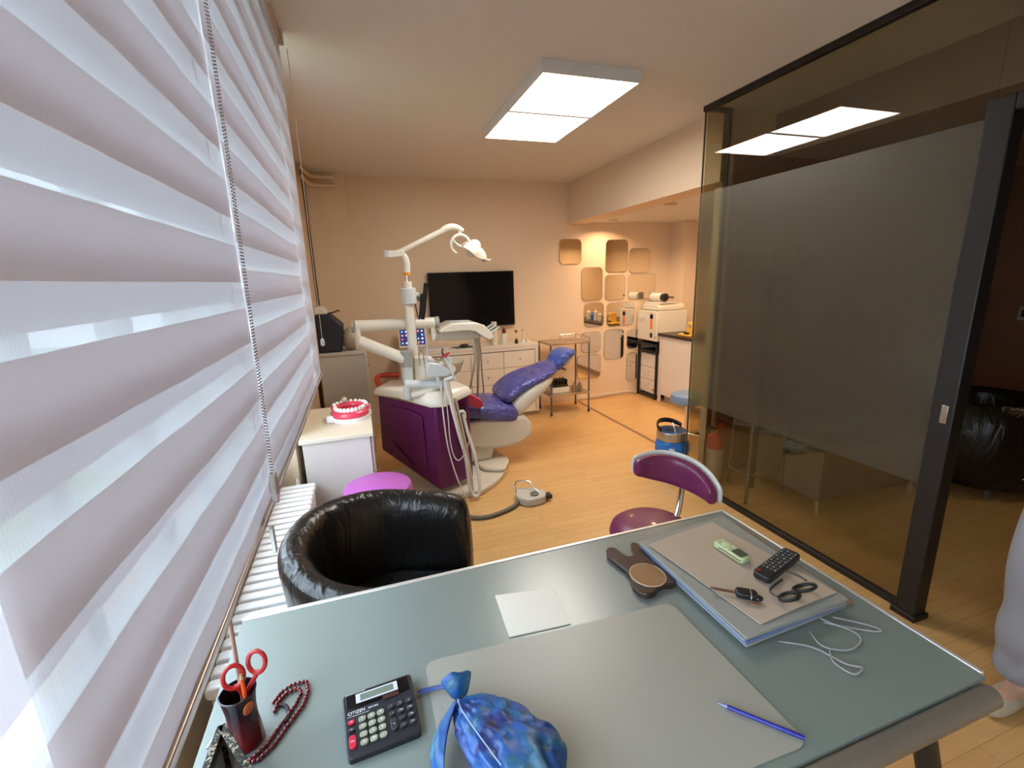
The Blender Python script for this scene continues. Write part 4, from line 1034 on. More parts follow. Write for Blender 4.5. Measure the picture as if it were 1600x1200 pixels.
# ---------------------------------------------------------------- patient chair
def patient_chair():
    t = T('dental_chair', 'reclined dental chair in blue plastic cover beside the purple unit', 'dental chair', (1.05, 3.85, 0))
    P('foot_base', G().prism(rounded_poly([(.70, 4.12), (.86, 3.50), (1.02, 3.42), (1.13, 3.62), (1.02, 4.14)], .05), 'z', .051, .085), cream2, t, bev=.012)
    P('lift_column', G().prism([(.72, .084), (.98, .084), (1.02, .24), (.74, .24)], 'y', 3.66, 4.02), cream2, t, bev=.02)
    g = G(); g.prism([(.45, .40), (.82, .46), (1.30, .46), (1.36, .38), (1.37, .27), (1.28, .205), (1.12, .175), (.90, .19), (.80, .22), (.45, .30)], 'y', 3.64, 4.12); P('seat_shell', g, cream2, t, bev=.035, seg=4)
    # seat cushion
    rs = []
    for x, zc, h, hw in ((.25, .53, .04, .20), (.45, .55, .055, .23), (.72, .555, .065, .26), (.90, .53, .08, .275), (1.06, .50, .10, .28), (1.18, .48, .10, .275), (1.26, .47, .085, .26)):
        ring = []
        for k in range(20):
            a = 2*PI*k/20; ring.append((x, 3.89+hw*math.copysign(abs(math.cos(a))**.55, math.cos(a)), zc+h*math.copysign(abs(math.sin(a))**.6, math.sin(a))))
        rs.append(ring)
    P('seat_cover', G().rings(rs), cover_blue, t, sub=2)
    # backrest: lower shell and padded cover
    def slab(spine, y0=3.64, y1=4.14, e=.5):
        rs = []
        for (x, z, nx, nz, th, hw) in spine:
            ring = []; n_ = Vector((nx, nz)).normalized()
            for k in range(20):
                a = 2*PI*k/20; u = math.copysign(abs(math.cos(a))**e, math.cos(a))*hw; v = math.copysign(abs(math.sin(a))**e, math.sin(a))*th
                ring.append((x+n_.x*v, 3.89+u, z+n_.y*v))
            rs.append(ring)
        return G().rings(rs)
    P('backrest_cover', slab([(1.13, .565, -.9, .6, .045, .22), (1.17, .640, -.7, .8, .046, .25), (1.30, .722, -.45, .9, .044, .26), (1.46, .768, -.3, .95, .042, .25), (1.58, .800, -.4, .9, .042, .21), (1.68, .86, -.5, .85, .042, .15)]), cover_blue, t, sub=2)
    P('backrest_shell', slab([(1.20, .43, -.85, .5, .05, .22), (1.245, .53, -.75, .7, .085, .258), (1.36, .625, -.55, .9, .088, .262), (1.50, .71, -.5, .9, .062, .245), (1.64, .79, -.5, .9, .03, .17)]), cream2, t, sub=2)
    P('headrest_cover', slab([(1.665, .80, -.7, .7, .045, .12), (1.70, .88, -.75, .6, .052, .15), (1.76, .945, -.6, .8, .050, .15), (1.84, .965, -.3, .95, .035, .13), (1.88, .95, .2, .9, .02, .10)]), cover_blue2, t, sub=2)
    P('headrest_shell', slab([(1.73, .83, -.7, .7, .035, .10), (1.79, .90, -.7, .6, .035, .11), (1.85, .935, -.6, .8, .02, .10)]), lightgrey, t, sub=1)
    g = G(); g.tube([(1.66, 3.89, .79), (1.74, 3.89, .80), (1.80, 3.89, .86)], .016); g.cyl((1.76, 3.80, .80), (1.76, 3.98, .80), .012); P('headrest_link', g, steel, t)
    g = G(); g.prism(rounded_poly([(.70, .735), (.77, .745), (.90, .655), (.905, .60), (.86, .58), (.70, .67)], .02), 'y', 3.575, 3.635); P('armrest', g, crimson, t, bev=.015, seg=3)
    g = G(); g.cyl((.80, 3.635, .655), (.80, 3.70, .60), .016); P('armrest_bracket', g, steel_dark, t)
    P('hanging_plastic', G().prism([(1.32, .50), (1.56, .62), (1.66, .74), (1.52, .60), (1.42, .44), (1.36, .40)], 'y', 4.10, 4.13), cover_blue, t)
patient_chair()
def pedal():
    t = T('foot_pedal', 'cream dental foot pedal with wire handle on the floor', 'foot pedal', (1.08, 2.97, 0))
    g = G(); g.prism(rounded_poly([(1.0, 3.08), (.965, 2.95), (1.03, 2.865), (1.17, 2.875), (1.21, 2.97), (1.13, 3.06)], .03), 'z', .002, .065); P('pedal_body', g, M('pedal_grey_cream', (.52, .50, .44), .4), t, bev=.012, seg=3)
    g = G(); g.tube([(.99, 3.02, .05), (.985, 3.05, .10), (1.02, 3.07, .125), (1.10, 3.03, .125), (1.13, 2.98, .08), (1.15, 2.93, .06)], .006); P('wire_handle', g, chrome, t)
    g = G(); g.lathe([(.01, 0), (.03, 0), (.03, .012), (.02, .018), (.005, .018)], (1.10, 2.93, .064)); P('pedal_button', g, steel_dark, t)
    g = G(); g.b2((1.19, 2.90, .02), (1.235, 2.96, .05)); P('side_switch', g, black_pl, t, bev=.006)
    g = G(); g.tube([(.98, 2.95, .03), (.93, 2.90, .022), (.84, 2.86, .017), (.72, 2.83, .016), (.62, 2.85, .016), (.50, 2.95, .016), (.42, 3.10, .016), (.40, 3.22, .03)], .015, seg=12); P('pedal_hose', g, M('dark_grey_hose', (.13, .12, .10), .5), t)
pedal()

# ---------------------------------------------------------------- long drawer cabinet at the back wall
def long_cabinet():
    x0, x1, y0, y1 = .35, 1.965, 5.0, 5.40
    t = T('drawer_chest', 'long white chest of square drawers under the television', 'chest of drawers', ((x0+x1)/2, 5.2, 0))
    P('body', G().b2((x0, y0+.02, .05), (x1, y1, .855)), white, t, bev=.002)
    P('cabinet_top', G().b2((x0-.01, y0-.0, .856), (x1+.01, y1+.005, .885)), white, t, bev=.002)
    P('plinth', G().b2((x0+.02, y0+.05, 0), (x1-.02, y1, .05)), M('white_plinth', (.5, .46, .4), .5), t)
    P('shadow_gap', G().b2((x0+.02, y0+.015, .815), (x1-.04, y0+.0205, .822)), dark_brown, t)
    P('front_rail', G().b2((x0, y0+.004, .822), (x1, y0+.0195, .855)), white, t, bev=.001)
    P('end_panel', G().b2((x1-.035, y0+.002, .05), (x1, y0+.0195, .822)), white, t, bev=.001)
    cw = (x1-.04-x0)/4; rh = .187
    for i in range(4):
        for j in range(4):
            a = x0+.004+i*cw; z = .056+j*(rh+.003)
            d = P('drawer', G().b2((a, y0+.003, z), (a+cw-.007, y0+.0195, z+rh-.002)), M('white_drawer_front', (.76, .70, .60), .4), t, bev=.002)
            P('knob', G().lathe([(.003, 0), (.003, .010), (.009, .013), (.009, .019), (.002, .021)], (a+cw/2, y0+.003, z+rh/2), rot=(PI/2, 0, 0), seg=12), steel, d)
long_cabinet()
TZ = .885
def television():
    t = T('television', 'large black flat television hanging on the back wall', 'television', (1.26, 5.37, 1.09))
    P('screen', G().b2((.775, 5.335, 1.105), (1.79, 5.345, 1.725)), black_gl, t)
    P('bezel', G().b2((.765, 5.345, 1.085), (1.80, 5.385, 1.735)), black_pl, t, bev=.004)
    P('wall_bracket', G().b2((1.1, 5.386, 1.25), (1.45, BY-.001, 1.55)), steel_dark, t)
television()
def tablet():
    t = T('tablet_computer', 'white framed touchscreen computer with colourful icons on the chest', 'computer', (.53, 5.20, TZ))
    rz = R(-4); E = Euler((R(-14), 0, rz))
    def tb(c, d):
        g = G(); vs = bmesh.ops.create_cube(g.bm, size=1)['verts']
        for v in vs: v.co = Vector((v.co.x*d[0]+c[0], v.co.y*d[1]+c[1], v.co.z*d[2]+c[2])); v.co.rotate(E); v.co += Vector((.53, 5.20, TZ+.03))
        return g
    P('housing', tb((0, 0, .115), (.31, .022, .23)), white, t, bev=.004)
    s = P('screen', tb((0, -.013, .120), (.275, .004, .185)), M('screen_navy', (.01, .012, .05), .15, emit=(.02, .03, .12), es=.8), t)
    cols = [(.2, .5, .9), (.8, .8, .9), (.7, .1, .1), (.3, .6, .9), (.9, .3, .2), (.5, .5, .8)]
    for i in range(6):
        for j in range(4):
            if (i*3+j) % 5 == 4: continue
            c = cols[(i+2*j) % 6]; P('icon', tb((-.112+i*.044, -.0155, .055+j*.043), (.020, .001, .020)), M('icon_%d' % ((i+2*j) % 6), c, .5, emit=c, es=.55), s)
    g = G(); g.b2((.44, 5.19, TZ+.0005), (.62, 5.30, TZ+.02)); g.b2((.50, 5.22, TZ+.02), (.56, 5.28, TZ+.06)); P('stand', g, white, t, bev=.004)
tablet()
def keyboard():
    t = T('keyboard', 'slim pinkish white keyboard in front of the touchscreen', 'keyboard', (.77, 5.10, TZ))
    P('case', G().b2((.60, 5.04, TZ+.0005), (.90, 5.16, TZ+.018)), M('keyboard_white', (.66, .60, .56), .4), t, bev=.004)
    for j in range(4):
        P('key_row', G().b2((.61, 5.05+j*.025, TZ+.0182), (.89, 5.07+j*.025, TZ+.024)), M('keycap', (.60, .55, .52), .5), t, bev=.002)
keyboard()
g = G(); g.prism(rounded_poly([(.95, 5.20), (1.0, 5.06), (1.22, 5.06), (1.20, 5.20)], .02), 'z', TZ+.0005, TZ+.006); S('mouse_pad', g, M('green_mat', (.05, .13, .11), .6), 'dark green mouse mat on the white chest', 'mouse mat')
g = G(); g.ell((1.10, 5.13, TZ+.022), (.055, .035, .018)); S('computer_mouse', g, M('mouse_black', (.05, .01, .015), .3), 'dark computer mouse on the green mat', 'mouse')
def lathe_item(name, x, y, prof, mat, label, cat, parts=()):
    t = T(name, label, cat, (x, y, TZ)); P('body', G().lathe([(r, z+TZ+.0005) for r, z in prof], (x, y, 0), seg=20), mat, t)
    for nm, pr, m in parts: P(nm, G().lathe([(r, z+TZ+.0005) for r, z in pr], (x, y, 0), seg=18), m, t)
lathe_item('paper_cup_tower', 1.475, 5.16, [(.001, 0), (.033, 0), (.033, .265), (.028, .27), (.001, .27)], cream, 'tall white cylinder dispenser on the chest below the television', 'dispenser')
lathe_item('white_jar', 1.60, 5.18, [(.001, 0), (.040, 0), (.040, .12), (.036, .125), (.001, .125)], cream, 'short white jar holding a dark red object on the chest', 'jar', [('red_lid', [(.001, .125), (.02, .127), (.026, .15), (.012, .185), (.001, .19)], M('dark_red_lid', (.12, .015, .01), .4))])
lathe_item('bottle', 1.735, 5.12, [(.001, 0), (.022, 0), (.024, .02), (.012, .05), (.006, .06), (.001, .062)], black_pl, 'slim red and white figure on a black foot on the chest', 'figurine',
           [('white_neck', [(.001, .06), (.007, .06), (.010, .12), (.007, .18), (.001, .205)], cream), ('red_band', [(.012, .13), (.020, .145), (.012, .16)], red_pl)])
lathe_item('figurine', 1.83, 5.16, [(.001, 0), (.03, 0), (.026, .015), (.010, .03), (.007, .07), (.010, .11), (.006, .135), (.001, .14)], cream, 'small white spindle figurine, the taller of two at the chest end', 'figurine', [('dark_tip', [(.001, .14), (.007, .14), (.007, .155), (.001, .157)], steel_dark)])
lathe_item('figurine', 1.90, 5.18, [(.001, 0), (.028, 0), (.024, .012), (.008, .028), (.006, .07), (.008, .10), (.001, .115)], cream, 'small white spindle figurine, the shorter one nearest the trolley', 'figurine')

# ---------------------------------------------------------------- steel trolley
def trolley():
    x0, x1, y0, y1 = 2.06, 2.585, 4.86, 5.25
    t = T('instrument_trolley', 'stainless steel two shelf trolley beside the mirror wall', 'trolley', ((x0+x1)/2, 5.05, 0))
    for z in (.86, .24):
        P('shelf', G().b2((x0, y0, z), (x1, y1, z+.022)), steel, t, bev=.003)
    for x in (x0+.012, x1-.012):
        for y in (y0+.012, y1-.012): 
            P('leg', G().cyl((x, y, .04), (x, y, .88), .011, seg=12), steel_dark, t); P('castor', G().cyl((x-.008, y, .022), (x+.008, y, .022), .021, seg=14), black_pl, t)
    g = G(); g.tube([(x1-.012, y0+.01, .93), (x1-.012, y1-.012, .93), (x0+.3, y1-.012, .93)], .005, smooth=0, seg=8); g.cyl((x1-.012, y1-.012, .88), (x1-.012, y1-.012, .93), .005); g.cyl((x0+.3, y1-.012, .88), (x0+.3, y1-.012, .93), .005); g.cyl((x1-.012, y0+.01, .88), (x1-.012, y0+.01, .93), .005); P('rail', g, steel, t)
trolley()
S('white_box', G().b2((2.12, 4.93, .2625), (2.34, 5.12, .33)), white, 'white box on the lower trolley shelf', 'box', bev=.004)
def rack():
    t = T('instrument_rack', 'black slotted rack on the white box in the trolley', 'rack', (2.23, 5.02, .33))
    P('tray', G().b2((2.13, 4.95, .3305), (2.33, 5.10, .36)), black_pl, t, bev=.002)
    for k in range(5): P('divider', G().b2((2.14+k*.043, 4.95, .36), (2.15+k*.043, 5.10, .42)), black_pl, t)
rack()
for k, (x, y) in enumerate(((2.40, 4.95), (2.45, 5.03), (2.50, 4.94), (2.53, 5.05))):
    pos = ('left front', 'left rear', 'right front', 'right rear')[k]
    g = G(); g.lathe([(.001, .2625), (.018, .2625), (.018, .33), (.008, .34), (.008, .36), (.001, .361)], (x, y, 0), seg=14)
    S('small_bottle', g, M('bottle_brown', (.30, .20, .13), .35), 'small brown bottle on the lower trolley shelf, %s of four' % pos, 'bottle', group='small bottles on the trolley')

# ---------------------------------------------------------------- mirrors on the back wall
mir = [((2.432, 1.793, 2.742, 2.102), 'square mirror alone at the upper left of the mirror wall'),
       ((3.085, 1.68, 3.418, 2.092), 'tall mirror in the top row of the mirror wall'),
       ((3.435, 1.662, 3.755, 1.980), 'square mirror at the upper right of the mirror wall'),
       ((2.742, 1.325, 3.050, 1.752), 'tall mirror left of centre, above the counter reflection'),
       ((3.083, 1.318, 3.388, 1.650), 'square mirror in the middle, below the tall top mirror'),
       ((3.435, 1.312, 3.862, 1.648), 'wide mirror behind the roll of the sealing machine'),
       ((2.780, .978, 3.074, 1.300), 'square mirror reflecting bottles on a brown counter'),
       ((3.118, .968, 3.540, 1.284), 'wide mirror beside the white steriliser'),
       ((2.742, .640, 3.032, .920), 'square mirror just above the trolley rail'),
       ((3.085, .520, 3.390, .930), 'tall mirror reflecting the drawers, left of the black stand'),
       ((3.435, .645, 3.62, .912), 'mirror partly hidden behind the white steriliser corner'),
       ((2.680, .285, 3.035, .615), 'wide low mirror behind the trolley leg'),
       ((3.440, .178, 3.610, .592), 'tall narrow mirror behind the black stand, the lowest one')]
for (a, z0, b, z1), lab in mir:
    t = T('wall_mirror', lab, 'mirror', ((a+b)/2, BY-.01, z0), group='rounded mirrors on the back wall')
    g = G(); g.rrect(((a+b)/2, BY-.004, (z0+z1)/2), b-a, z1-z0, .06, 'y', .006); P('backing', g, mirror_edge, t, bev=.001)
    g = G(); g.rrect(((a+b)/2, BY-.009, (z0+z1)/2), b-a-.012, z1-z0-.012, .055, 'y', .003); P('mirror_glass', g, mirror_m, t)

# ---------------------------------------------------------------- side room furniture
def counter():
    t = T('base_cabinet', 'tall white base cabinet run with recessed plinth in the side room', 'cabinet', (4.0, 4.1, 0))
    P('body', G().b2((3.65, 3.2, .10), (4.44, 4.93, .865)), white, t, bev=.002)
    P('end_panel', G().b2((3.63, 4.90, 0), (3.649, 4.95, .865)), white, t, bev=.001)
    for k in range(3):
        y1 = 4.895-k*.57; d = P('door', G().b2((3.63, y1-.562, .10), (3.649, y1, .862)), white, t, bev=.002)
    P('plinth', G().b2((3.70, 3.2, 0), (4.42, 4.9, .098)), M('plinth_beige', (.50, .38, .28), .5), t)
counter()
S('worktop', G().b2((3.605, 3.18, .866), (4.455, 4.96, .90)), dark_brown, 'dark brown worktop on the white cabinets of the side room', 'worktop', bev=.003)
def stand():
    t = T('equipment_stand', 'black metal stand carrying the white steriliser', 'stand', (3.85, 5.1, 0))
    g = G()
    for x in (3.62, 4.05):
        for y in (4.985, 5.385): g.b2((x-.012, y-.012, 0), (x+.012, y+.012, .72))
    P('frame', g, black_mt, t)
    P('stand_top', G().b2((3.60, 4.97, .72), (4.07, 5.398, .745)), black_mt, t, bev=.002)
    P('lower_bar', G().b2((3.608, 4.99, .02), (3.632, 5.38, .05)), black_mt, t); P('shelf', G().b2((3.60, 4.99, .63), (4.05, 5.38, .645)), black_mt, t)
stand()
def pedestal():
    t = T('drawer_pedestal', 'small white three drawer pedestal inside the black stand', 'drawer unit', (3.85, 5.16, 0))
    P('body', G().b2((3.655, 5.0, .05), (4.03, 5.37, .60)), white, t, bev=.004)
    for k in range(3):
        z = .065+k*.177; d = P('drawer', G().b2((3.640, 5.005, z), (3.654, 5.365, z+.170)), white, t, bev=.004)
        g = G(); g.lathe([(.002, 0), (.028, 0), (.028, .010), (.002, .012)], (3.640, 5.185, z+.115), rot=(0, -PI/2, 0), sx=.5, seg=18); P('handle', g, cream, d)
    P('lock', G().cyl((3.640, 5.06, .12), (3.632, 5.06, .12), .010), black_pl, t)
    g = G()
    for x in (3.68, 4.0):
        for y in (5.03, 5.34): g.cyl((x, y, 0), (x, y, .05), .018)
    P('castor', g, black_pl, t)
pedestal()
def steriliser():
    t = T('steriliser', 'white box steriliser with orange sticker on the black stand', 'steriliser', (3.85, 5.15, .79))
    P('body', G().b2((3.625, 4.965, .79), (4.05, 5.395, 1.175)), cream, t, bev=.008)
    d = P('door', G().b2((3.585, 4.965, .785), (3.624, 5.395, 1.175)), cream, t, bev=.010)
    g = G(); g.lathe([(.002, 0), (.050, 0), (.053, .006), (.045, .010), (.002, .010)], (3.585, 5.30, 1.08), rot=(0, -PI/2, 0), seg=28); P('round_emblem', g, white, d)
    P('orange_sticker', G().b2((3.583, 5.055, .94), (3.5855, 5.105, 1.07)), orange_st, d); P('control_display', G().b2((3.582, 5.050, 1.075), (3.5855, 5.11, 1.13)), black_gl, d)
    P('orange_strip', G().b2((3.583, 5.06, 1.135), (3.5855, 5.10, 1.15)), orange_st, d)
    P('dark_switch', G().b2((3.582, 5.05, .83), (3.5855, 5.10, .89)), black_pl, d); P('button', G().cyl((3.586, 4.99, .84), (3.580, 4.99, .84), .008), black_pl, d)
    g = G()
    for y in (5.02, 5.34): g.cyl((3.68, y, .746), (3.68, y, .79), .02); g.cyl((4.0, y, .746), (4.0, y, .79), .02)
    P('foot', g, black_pl, t)
steriliser()
def sealer():
    t = T('sealing_machine', 'white pouch sealing machine with paper roll on the steriliser', 'sealing machine', (3.84, 5.14, 1.176))
    g = G(); g.prism([(4.98, 1.180), (4.98, 1.225), (5.02, 1.262), (5.30, 1.262), (5.34, 1.235), (5.34, 1.180)], 'x', 3.62, 4.02); P('base', g, cream, t, bev=.010)
    g = G(); g.b2((3.64, 5.0, 1.263), (3.90, 5.32, 1.285)); P('work_plate', g, cream, t, bev=.005); 
    g = G(); g.cyl((3.72, 5.04, 1.345), (3.72, 5.26, 1.345), .055, seg=26); P('paper_roll', g, paper, t)
    g = G(); g.cyl((3.72, 4.99, 1.345), (3.72, 5.04, 1.345), .050); P('roll_end', g, black_pl, t); g = G(); g.cyl((3.72, 4.84, 1.35), (3.72, 4.99, 1.35), .010); P('lever', g, black_pl, t)
    g = G(); g.prism([(5.275, 1.286), (5.275, 1.40), (5.29, 1.40), (5.29, 1.286)], 'x', 3.68, 3.76); g.prism([(5.01, 1.286), (5.01, 1.36), (5.02, 1.36), (5.02, 1.286)], 'x', 3.70, 3.74); P('roll_support', g, grey_pl, t)
sealer()
def yellow_device():
    t = T('yellow_device', 'yellow L-shaped device standing on the brown worktop', 'device', (3.70, 4.45, .90))
    g = G(); g.b2((3.66, 4.44, .901), (3.82, 4.64, .925)); P('foot', g, yellow_pl, t, bev=.006)
    g = G(); g.prism([(4.44, .9255), (4.44, 1.07), (4.52, 1.07), (4.55, .9255)], 'x', 3.70, 3.79); P('upright', g, yellow_pl, t, bev=.006)
    P('dial', G().cyl((3.70, 4.48, 1.03), (3.692, 4.48, 1.03), .020), grey_pl, t); P('clip', G().b2((3.665, 4.47, .9255), (3.69, 4.54, .95)), black_pl, t)
yellow_device()
# bottles further along the counter (seen in the mirrors)
for k, (y, h, m) in enumerate(((4.0, .16, cream), (3.86, .20, cream), (3.74, .13, M('blue_bottle', (.05, .15, .5), .3)), (3.60, .18, cream))):
    g = G(); g.lathe([(.001, .901), (.035, .901), (.035, .90+h*.7), (.014, .90+h*.8), (.014, .90+h), (.001, .901+h)], (3.8, y, 0), seg=18)
    S('bottle', g, m, ['white bottle on the worktop, nearest the yellow device', 'tall white bottle in the middle of the worktop', 'low blue bottle on the worktop', 'white bottle on the worktop nearest the glass'][k], 'bottle', group='bottles on the worktop')
# crumpled wire along the skirting
g = G(); g.tube([(2.70, 5.38, .008), (2.95, 5.37, .008), (3.2, 5.385, .02), (3.45, 5.375, .03), (3.56, 5.33, .01)], .004, seg=6); S('floor_cable', g, M('cable_brown', (.10, .05, .04), .5), 'thin dark cable running along the skirting under the mirrors', 'cable')

# ---------------------------------------------------------------- waste bin
def waste_bin():
    c = (2.375, 3.02)
    t = T('waste_bin', 'round steel waste bin with blue liner and raised black lid', 'waste bin', (c[0], c[1], 0))
    g = G(); g.lathe([(.001, .01), (.112, .01), (.116, .30), (.112, .30), (.108, .02), (.001, .02)], (c[0], c[1], 0), seg=32); P('bin_body', g, steel, t)
    rs = []
    for z, r, k in ((.12, .119, .0), (.16, .128, .006), (.22, .133, .008), (.27, .130, .005), (.295, .121, 0), (.295, .119, 0), (.22, .1175, 0), (.12, .1172, 0)):
        rs.append([(c[0]+(r+k*math.sin(7*a))*math.cos(a), c[1]+(r+k*math.sin(7*a))*math.sin(a), z) for a in [2*PI*i/36 for i in range(36)]])
    P('bin_liner', G().rings(rs), bin_bag, t)
    g = G(); g.lathe([(.121, .30), (.124, .30), (.124, .36), (.121, .372), (.112, .372), (.112, .30)], (c[0], c[1], 0), seg=36); P('rim', g, M('bin_steel_rim', (.55, .47, .38), .25, .8), t)
    g = G(); g.lathe([(.001, .29), (.110, .31), (.108, .30), (.001, .28)], (c[0], c[1], 0)); P('inner_liner', g, bin_bag, t)
    rs = []
    for i in range(11):
        a = R(15+i*17); rs.append([(c[0]+r*math.cos(a), c[1]+r*math.sin(a), z+.035*math.sin(R(i*18))) for r, z in ((.118, .37), (.126, .372), (.128, .40), (.121, .41), (.112, .395))])
    P('open_lid', G().rings(rs), black_pl, t)
    g = G(); g.tube([(c[0]+.005, c[1]-.05, .33), (c[0]+.01, c[1]-.02, .38), (c[0]+.02, c[1]+.02, .42)], .008); P('lid_lever', g, chrome, t)
waste_bin()

# ---------------------------------------------------------------- things seen through the partition
def extinguisher():
    c = (2.53, 2.70)
    t = T('fire_extinguisher', 'red fire extinguisher with white label standing behind the glass', 'fire extinguisher', (c[0], c[1], 0))
    P('cylinder', G().lathe([(.001, .004), (.062, .004), (.066, .02), (.066, .36), (.055, .40), (.03, .425), (.001, .43)], (c[0], c[1], 0), seg=28), M('extinguisher_red', (.50, .03, .02), .3), t)
    P('label_sleeve', G().lathe([(.0668, .06), (.0672, .06), (.0672, .31), (.0668, .31)], (c[0], c[1], 0), seg=28), M('printed_label', (.48, .42, .34), .5, var=.5, scale=60), t)
    P('valve', G().lathe([(.012, .425), (.018, .43), (.018, .46), (.010, .47)], (c[0], c[1], 0), seg=14), M('brass', (.5, .38, .16), .3, .9), t)
    g = G(); g.box((c[0]+.03, c[1]-.01, .485), (.10, .018, .014), (0, R(-12), 0)); g.box((c[0]+.035, c[1]-.01, .46), (.09, .018, .012), (0, R(6), 0)); P('lever', g, MATS['extinguisher_red'], t, bev=.003)
    g = G(); g.tube([(c[0]-.01, c[1]-.01, .46), (c[0]-.06, c[1]-.01, .48), (c[0]-.095, c[1]-.01, .42), (c[0]-.10, c[1]-.01, .30), (c[0]-.095, c[1]-.01, .14), (c[0]-.085, c[1]-.01, .10)], .010); P('hose', g, black_pl, t)
extinguisher()
def coat_rack():
    c = (2.67, 2.45)
    t = T('coat_stand', 'dark metal coat stand with curved hooks behind the frosted glass', 'coat stand', (c[0], c[1], 0))
    P('pole', G().cyl((c[0], c[1], .05), (c[0], c[1], 1.80), .017, seg=14), black_mt, t)
    for k in range(6):
        a = R(60*k+150); d = Vector((math.cos(a), math.sin(a), 0)); b = Vector((c[0], c[1], 0))
        P('hook', G().tube([b+Vector((0, 0, 1.66)), b+d*.10+Vector((0, 0, 1.63)), b+d*.21+Vector((0, 0, 1.68)), b+d*.24+Vector((0, 0, 1.74)), b+d*.21+Vector((0, 0, 1.785)), b+d*.18+Vector((0, 0, 1.775))], .012, seg=8), black_mt, t)
    for k in range(3):
        a = R(120*k+215); d = Vector((math.cos(a), math.sin(a), 0)); b = Vector((c[0], c[1], 0))
        P('leg', G().tube([b+Vector((0, 0, .62)), b+d*.10+Vector((0, 0, .66)), b+d*.19+Vector((0, 0, .58)), b+d*.20+Vector((0, 0, .30)), b+d*.215+Vector((0, 0, .012))], .011, seg=10), steel_dark, t)
    g = G(); g.tube([(c[0]+.17*math.cos(a), c[1]+.17*math.sin(a), .22) for a in [i*PI/10 for i in range(20)]], .007, closed=True, smooth=1, seg=8); P('umbrella_ring', g, steel_dark, t)
coat_rack()
def low_cabinet():
    t = T('low_sideboard', 'low grey sideboard on small metal feet behind the glass', 'sideboard', (3.35, 2.33, 0))
    P('body', G().b2((2.86, 2.07, .08), (3.9, 2.62, .44)), M('sideboard_grey', (.15, .135, .12), .5), t, bev=.006)
    for x, y in ((2.90, 2.10), (3.86, 2.10), (2.90, 2.58), (3.86, 2.58)): P('foot', G().cyl((x, y, 0), (x, y, .08), .022), chrome, t)
    P('glass_plate', G().b2((2.93, 2.12, .4405), (3.25, 2.5, .452)), M('green_plate', (.05, .10, .08), .2), t)
low_cabinet()
def tub2():
    c = (4.33, 1.98)
    t = T('round_armchair', 'black rounded armchair in the corridor beyond the door opening', 'armchair', (c[0], c[1], 0))
    P('body', G().lathe([(.01, .08), (.33, .08), (.40, .18), (.43, .36), (.42, .55), (.38, .66), (.33, .70), (.28, .66), (.26, .50), (.24, .42), (.01, .42)], (c[0], c[1], 0), seg=36), leather, t)
    P('seat_cushion', G().lathe([(.01, .42), (.22, .42), (.24, .45), (.20, .48), (.01, .485)], (c[0], c[1], 0), seg=30), leather, t)
    for k in range(4):
        a = PI/4+k*PI/2; P('foot', G().cyl((c[0]+.28*math.cos(a), c[1]+.28*math.sin(a), 0), (c[0]+.28*math.cos(a), c[1]+.28*math.sin(a), .08), .018), steel_dark, t)
tub2()
def corridor_door():
    t = ST('door_1', G().b2((5.57, 1.35, .01), (5.598, 2.25, 2.1)), wood_dark, bev=.004)
    P('door_handle', G().tube([(5.57, 1.45, 1.0), (5.53, 1.45, 1.0), (5.53, 1.56, 1.0)], .009), steel, t)
corridor_door()
g = G(); g.b2((5.585, 2.37, 1.14), (5.5985, 2.47, 1.26)); o = S('light_switch', g, M('switch_grey', (.35, .32, .28), .4), 'grey switch plate on the dark corridor wall', 'switch', bev=.003)
P('rocker', G().b2((5.578, 2.395, 1.17), (5.585, 2.445, 1.23)), black_pl, o)

